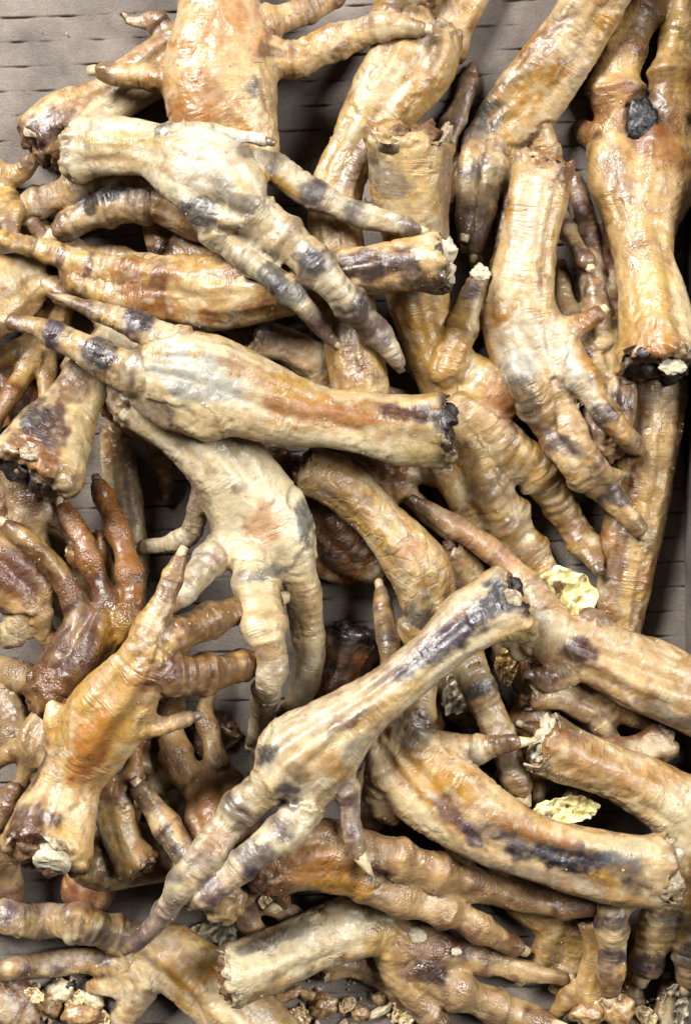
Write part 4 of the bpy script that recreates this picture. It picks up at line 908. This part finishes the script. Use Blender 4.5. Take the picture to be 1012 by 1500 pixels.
foot('pale foot crossing the centre diagonally, dark stripe on its shank, slim clawed hind toe', 'pale',
     [('s', [(752, 886, 54), (700, 908, 53), (640, 955, 47), (560, 1020, 45), (500, 1066, 56), (448, 1108, 80)]), ('t', [(400, 1140, 50), (355, 1182, 37), (312, 1236, 36), (276, 1282, 33), (250, 1322, 25), (224, 1358, 22), (196, 1384, 19)], {'droop': .2}), ('t', [(462, 1148, 44), (432, 1204, 38), (382, 1246, 34), (342, 1282, 28), (304, 1312, 24), (288, 1322, 17)]), ('h', [(482, 1120, 40), (508, 1165, 25), (515, 1210, 22), (524, 1248, 18)], {'claw': (546, 1284), 'clawr': 11})],
     [(668, 932, 95, 17, -38, 'pur', .98), (620, 945, 80, 9, -38, 'vio', .6), (535, 1052, 40, 10, -30, 'mar', .85), (505, 1062, 26, 12, -20, 'brn', .6), (388, 1105, 15, 17, 20, 'navy', .85), (440, 1132, 18, 14, 0, 'bgrey', .8), (425, 1168, 16, 18, 0, 'pur', .9), (735, 872, 30, 22, 10, 'navy', .95), (765, 880, 26, 20, 10, 'mar', .7), (312, 1240, 30, 16, -50, 'amb', .6), (295, 1262, 20, 14, 0, 'vio', .5), (375, 1262, 30, 20, -45, 'pur', .8), (310, 1310, 26, 22, 0, 'vio', .8), (225, 1358, 40, 26, -50, 'vio', .7), (512, 1190, 18, 50, 0, 'vio', .75), (500, 1130, 22, 14, 40, 'gold', .6), (760, 925, 50, 14, -20, 'yel', .7), (560, 1040, 90, 10, -38, 'yel', .6), (460, 1120, 40, 26, 0, 'gold', .4)],
     white=.35, bone='dark', bandk=.8, lift=42, palm=0.0)

# ------------------------------------------------------------------ loose membranes, scraps and crumbs
def top_height(x, y):
    j, i = hm_idx(np.array([float(x)]), np.array([float(y)]))
    return float(hm[j, i][0])
def membrane(label, x, y, w, h, rot, mat, seed, dz=4.0, crumple=0.35, curl=0.25, name='skin_membrane'):
    n = 26
    u, v = np.meshgrid(np.linspace(-1, 1, n), np.linspace(-1, 1, n))
    u, v = u.ravel(), v.ravel()
    rr = np.maximum(np.abs(u), np.abs(v)) + 1e-9; l2 = np.sqrt(u * u + v * v) + 1e-9
    u, v = u * rr / l2, v * rr / l2                        # rounded outline
    ang = np.arctan2(v, u); rad = np.hypot(u, v)
    edge = 1 + 0.16 * noise(np.stack([np.cos(ang) * 1.8 + seed, np.sin(ang) * 1.8, 0 * ang], -1)) + 0.05 * noise(np.stack([np.cos(ang) * 5 + seed, np.sin(ang) * 5, 0 * ang], -1))
    X = u * edge * w; Y = v * edge * h; m = min(w, h)
    Q = np.stack([X / m * 1.3 + seed * 5.1, Y / m * 1.3, 0 * X], -1)
    Z = m * crumple * (1.3 * (0.5 - np.abs(fbm(Q * 0.9, 2))) * 1.6 + 0.12 * noise(Q * 3)) + curl * m * rad ** 2 + 2
    X = X + m * 0.15 * noise(Q * 1.6 + 8); Y = Y + m * 0.15 * noise(Q * 1.6 + 21)
    c, s = math.cos(math.radians(rot)), math.sin(math.radians(rot))
    V = np.stack([c * X + s * Y, -s * X + c * Y, Z], -1)
    F = np.array([[i * n + j, i * n + j + 1, (i + 1) * n + j + 1, (i + 1) * n + j] for i in range(n - 1) for j in range(n - 1)])
    Nn = vnormals(V, F); t = 0.9
    V2 = np.vstack([V + Nn * t, V - Nn * t]); k = n * n
    rim = [i for i in range(n)] + [i * n + n - 1 for i in range(1, n)] + [(n - 1) * n + j for j in range(n - 2, -1, -1)] + [i * n for i in range(n - 2, 0, -1)]
    R = np.array([[rim[q], rim[q] + k, rim[(q + 1) % len(rim)] + k, rim[(q + 1) % len(rim)]] for q in range(len(rim))])
    FF = np.vstack([F, F[:, ::-1] + k, R])
    z = top_height(x, y) + dz
    o = link(name, mesh_from(name, V2 * U, FF), mat)
    o.location = tuple(to_world(np.array(float(x)), np.array(float(y)), np.array(z)) * U)
    tag(o, label, 'membrane'); return o
membrane('crumpled bright yellow membrane on the toe tips right of centre', 826, 868, 50, 38, 20, FILM_YEL, 1, dz=26, crumple=.5, curl=.1)
membrane('clear blistered membrane hanging below the diagonal pale shank', 668, 1014, 22, 34, 15, FILM, 2, dz=6, crumple=.7, curl=.3)
membrane('small amber membrane under the cut end of the diagonal shank', 741, 972, 18, 32, 10, FILM_AMB, 3, dz=4, crumple=.6)
membrane('greenish yellow crumpled membrane in the dark gap at lower right', 826, 1184, 50, 20, -5, FILM_YEL, 4, dz=4, crumple=.6)
membrane('clear loose membrane on the cardboard under the long pale toes', 318, 1372, 30, 38, 30, FILM, 5, dz=4, crumple=.6)
membrane('clear ribbed membrane in the bottom right corner', 992, 1468, 26, 34, -20, FILM, 7, dz=6, crumple=.6)

for q, (x, y, w, h, r, lab) in enumerate([(52, 1456, 16, 11, 20, 'papery pale flake at the far left of the bottom crumbs'), (112, 1462, 18, 12, -30, 'papery pale flake between the scraps at the bottom left'), (150, 1488, 17, 11, 50, 'papery pale flake at the bottom edge under the lower left foot'),
        (440, 1486, 20, 12, 10, 'papery pale flake on bare cardboard at the bottom'), (508, 1470, 15, 10, -40, 'small papery flake left of the pale pointed splinter'), (590, 1488, 18, 12, 25, 'papery pale flake right of the pale pointed splinter'),
        (885, 1470, 17, 12, -15, 'papery pale flake below the dark banded toes'), (945, 1486, 20, 13, 35, 'papery pale flake at the bottom edge near the right corner'), (395, 1322, 18, 12, 30, 'papery flake under the toe with the small white claw'), (296, 1366, 22, 15, -10, 'papery flake beside the clear loose membrane')]):
    membrane(lab, x, y, w, h, r, FLAKE, 20 + q, dz=2, crumple=.35, curl=.2, name='skin_flake')

def scrap(label, x, y, w, h, hz, mat, seed, rot=0.0, dz=0.0, z0=None):
    c, s = math.cos(math.radians(rot)), math.sin(math.radians(rot))
    v, f = blob((0, 0, 0), w, h, hz, 0.5, seed, 13, np.array([[c, -s, 0], [s, c, 0], [0, 0, 1.0]]))
    v[:, 2] = np.maximum(v[:, 2], -hz * 0.7)
    o = link('dried_scrap', mesh_from('dried_scrap', v * U, f), mat)
    o.location = tuple(to_world(np.array(float(x)), np.array(float(y)), np.array((top_height(x, y) if z0 is None else z0) + hz * 0.68 + dz)) * U)
    tag(o, label, 'scrap', 'loose scraps between the feet')
scrap('angular tan scrap on the cardboard at the bottom left', 66, 1470, 26, 20, 14, SCRAP, 1, 20)
scrap('pale angular scrap beside the tan scrap at the bottom left', 88, 1452, 22, 18, 13, SCRAP_PALE, 2, -30)
scrap('larger tan scrap cut off by the bottom edge at left', 118, 1488, 30, 18, 14, SCRAP, 3, 10)
scrap('small dark blue scrap under the lower left foot', 98, 1443, 15, 11, 9, SCAB, 4)
scrap('grey pebbly scrap between the angular scraps at the bottom left', 138, 1465, 18, 12, 9, SCRAP_PALE, 5, 40)
scrap('amber scrap with a torn end on bare cardboard at the bottom', 474, 1474, 22, 18, 12, SCRAP, 6, -20)
scrap('flat olive scrap touching the amber scrap at the bottom', 452, 1458, 22, 9, 6, SCRAP, 7, 20)
scrap('round amber scrap at the bottom edge, left of the pale splinter', 528, 1484, 15, 13, 10, SCRAP, 8)
scrap('pale pointed splinter at the bottom edge', 556, 1482, 24, 7, 6, SCRAP_PALE, 9, -30)
scrap('brown round scrap above the pale splinter', 556, 1462, 12, 10, 9, SCRAP, 10)
scrap('tan scrap with a torn end in the dark gap below the pale claw', 737, 1172, 22, 14, 12, SCRAP_PALE, 11, -10, z0=70)
scrap('amber scrap at the bottom edge in the right half', 905, 1478, 24, 26, 14, SCRAP, 12)
scrap('golden scrap at the bottom edge below the banded toe', 860, 1486, 26, 16, 10, SCRAP, 13)
scrap('red brown curled scrap under the pale bottom shank', 420, 1458, 26, 9, 8, SCRAP, 14, -18)
scrap('small white crumb scrap on the brown sole at the bottom', 668, 1394, 8, 6, 5, BONE, 15)

rs = np.random.RandomState(5)
CV, CF = [], []; nb = 0
octa = np.array([(1, 0, 0), (-1, 0, 0), (0, 1, 0), (0, -1, 0), (0, 0, 1), (0, 0, -1)], float)
of = np.array([(0, 2, 4), (2, 1, 4), (1, 3, 4), (3, 0, 4), (2, 0, 5), (1, 2, 5), (3, 1, 5), (0, 3, 5)])
for Vb, Nb in placed:
    m = np.where(Nb[:, 2] > 0.35)[0]
    for i in rs.choice(m, max(6, len(m) // 200)):
        c = Vb[i] + Nb[i] * 0.5; k = rs.choice([0.8, 1.1, 1.6, 2.5], p=[.45, .33, .17, .05])
        CV.append(octa * k * rs.uniform(.6, 1.3, (6, 3)) + c); CF.append(of + nb); nb += 6
for _ in range(420):
    x, y = rs.uniform(0, 1012), rs.uniform(0, 1500)
    if top_height(x, y) > 1: continue
    k = rs.choice([0.9, 1.6, 3.0], p=[.6, .3, .1])
    CV.append(octa * k * rs.uniform(.6, 1.3, (6, 3)) + to_world(np.array(x), np.array(y), np.array(0.0))); CF.append(of + nb); nb += 6
for x0, x1, y0, y1, cnt in ((25, 165, 1432, 1500, 110), (410, 600, 1436, 1500, 60), (840, 1005, 1445, 1500, 70), (560, 720, 1480, 1500, 20)):
    for _ in range(cnt):
        x, y = rs.uniform(x0, x1), rs.uniform(y0, y1)
        if top_height(x, y) > 25: continue
        k = rs.choice([1.8, 3.2, 5.0, 7.0], p=[.45, .3, .17, .08])
        CV.append(octa * k * rs.uniform(.5, 1.4, (6, 3)) + to_world(np.array(x), np.array(y), np.array(top_height(x, y) + k * .5))); CF.append(of + nb); nb += 6
tag(link('crumbs', mesh_from('crumbs', np.vstack(CV) * U, np.vstack(CF), False), CRUMB), 'tiny pale crumbs sprinkled over the feet and the cardboard', 'crumbs', kind='stuff')
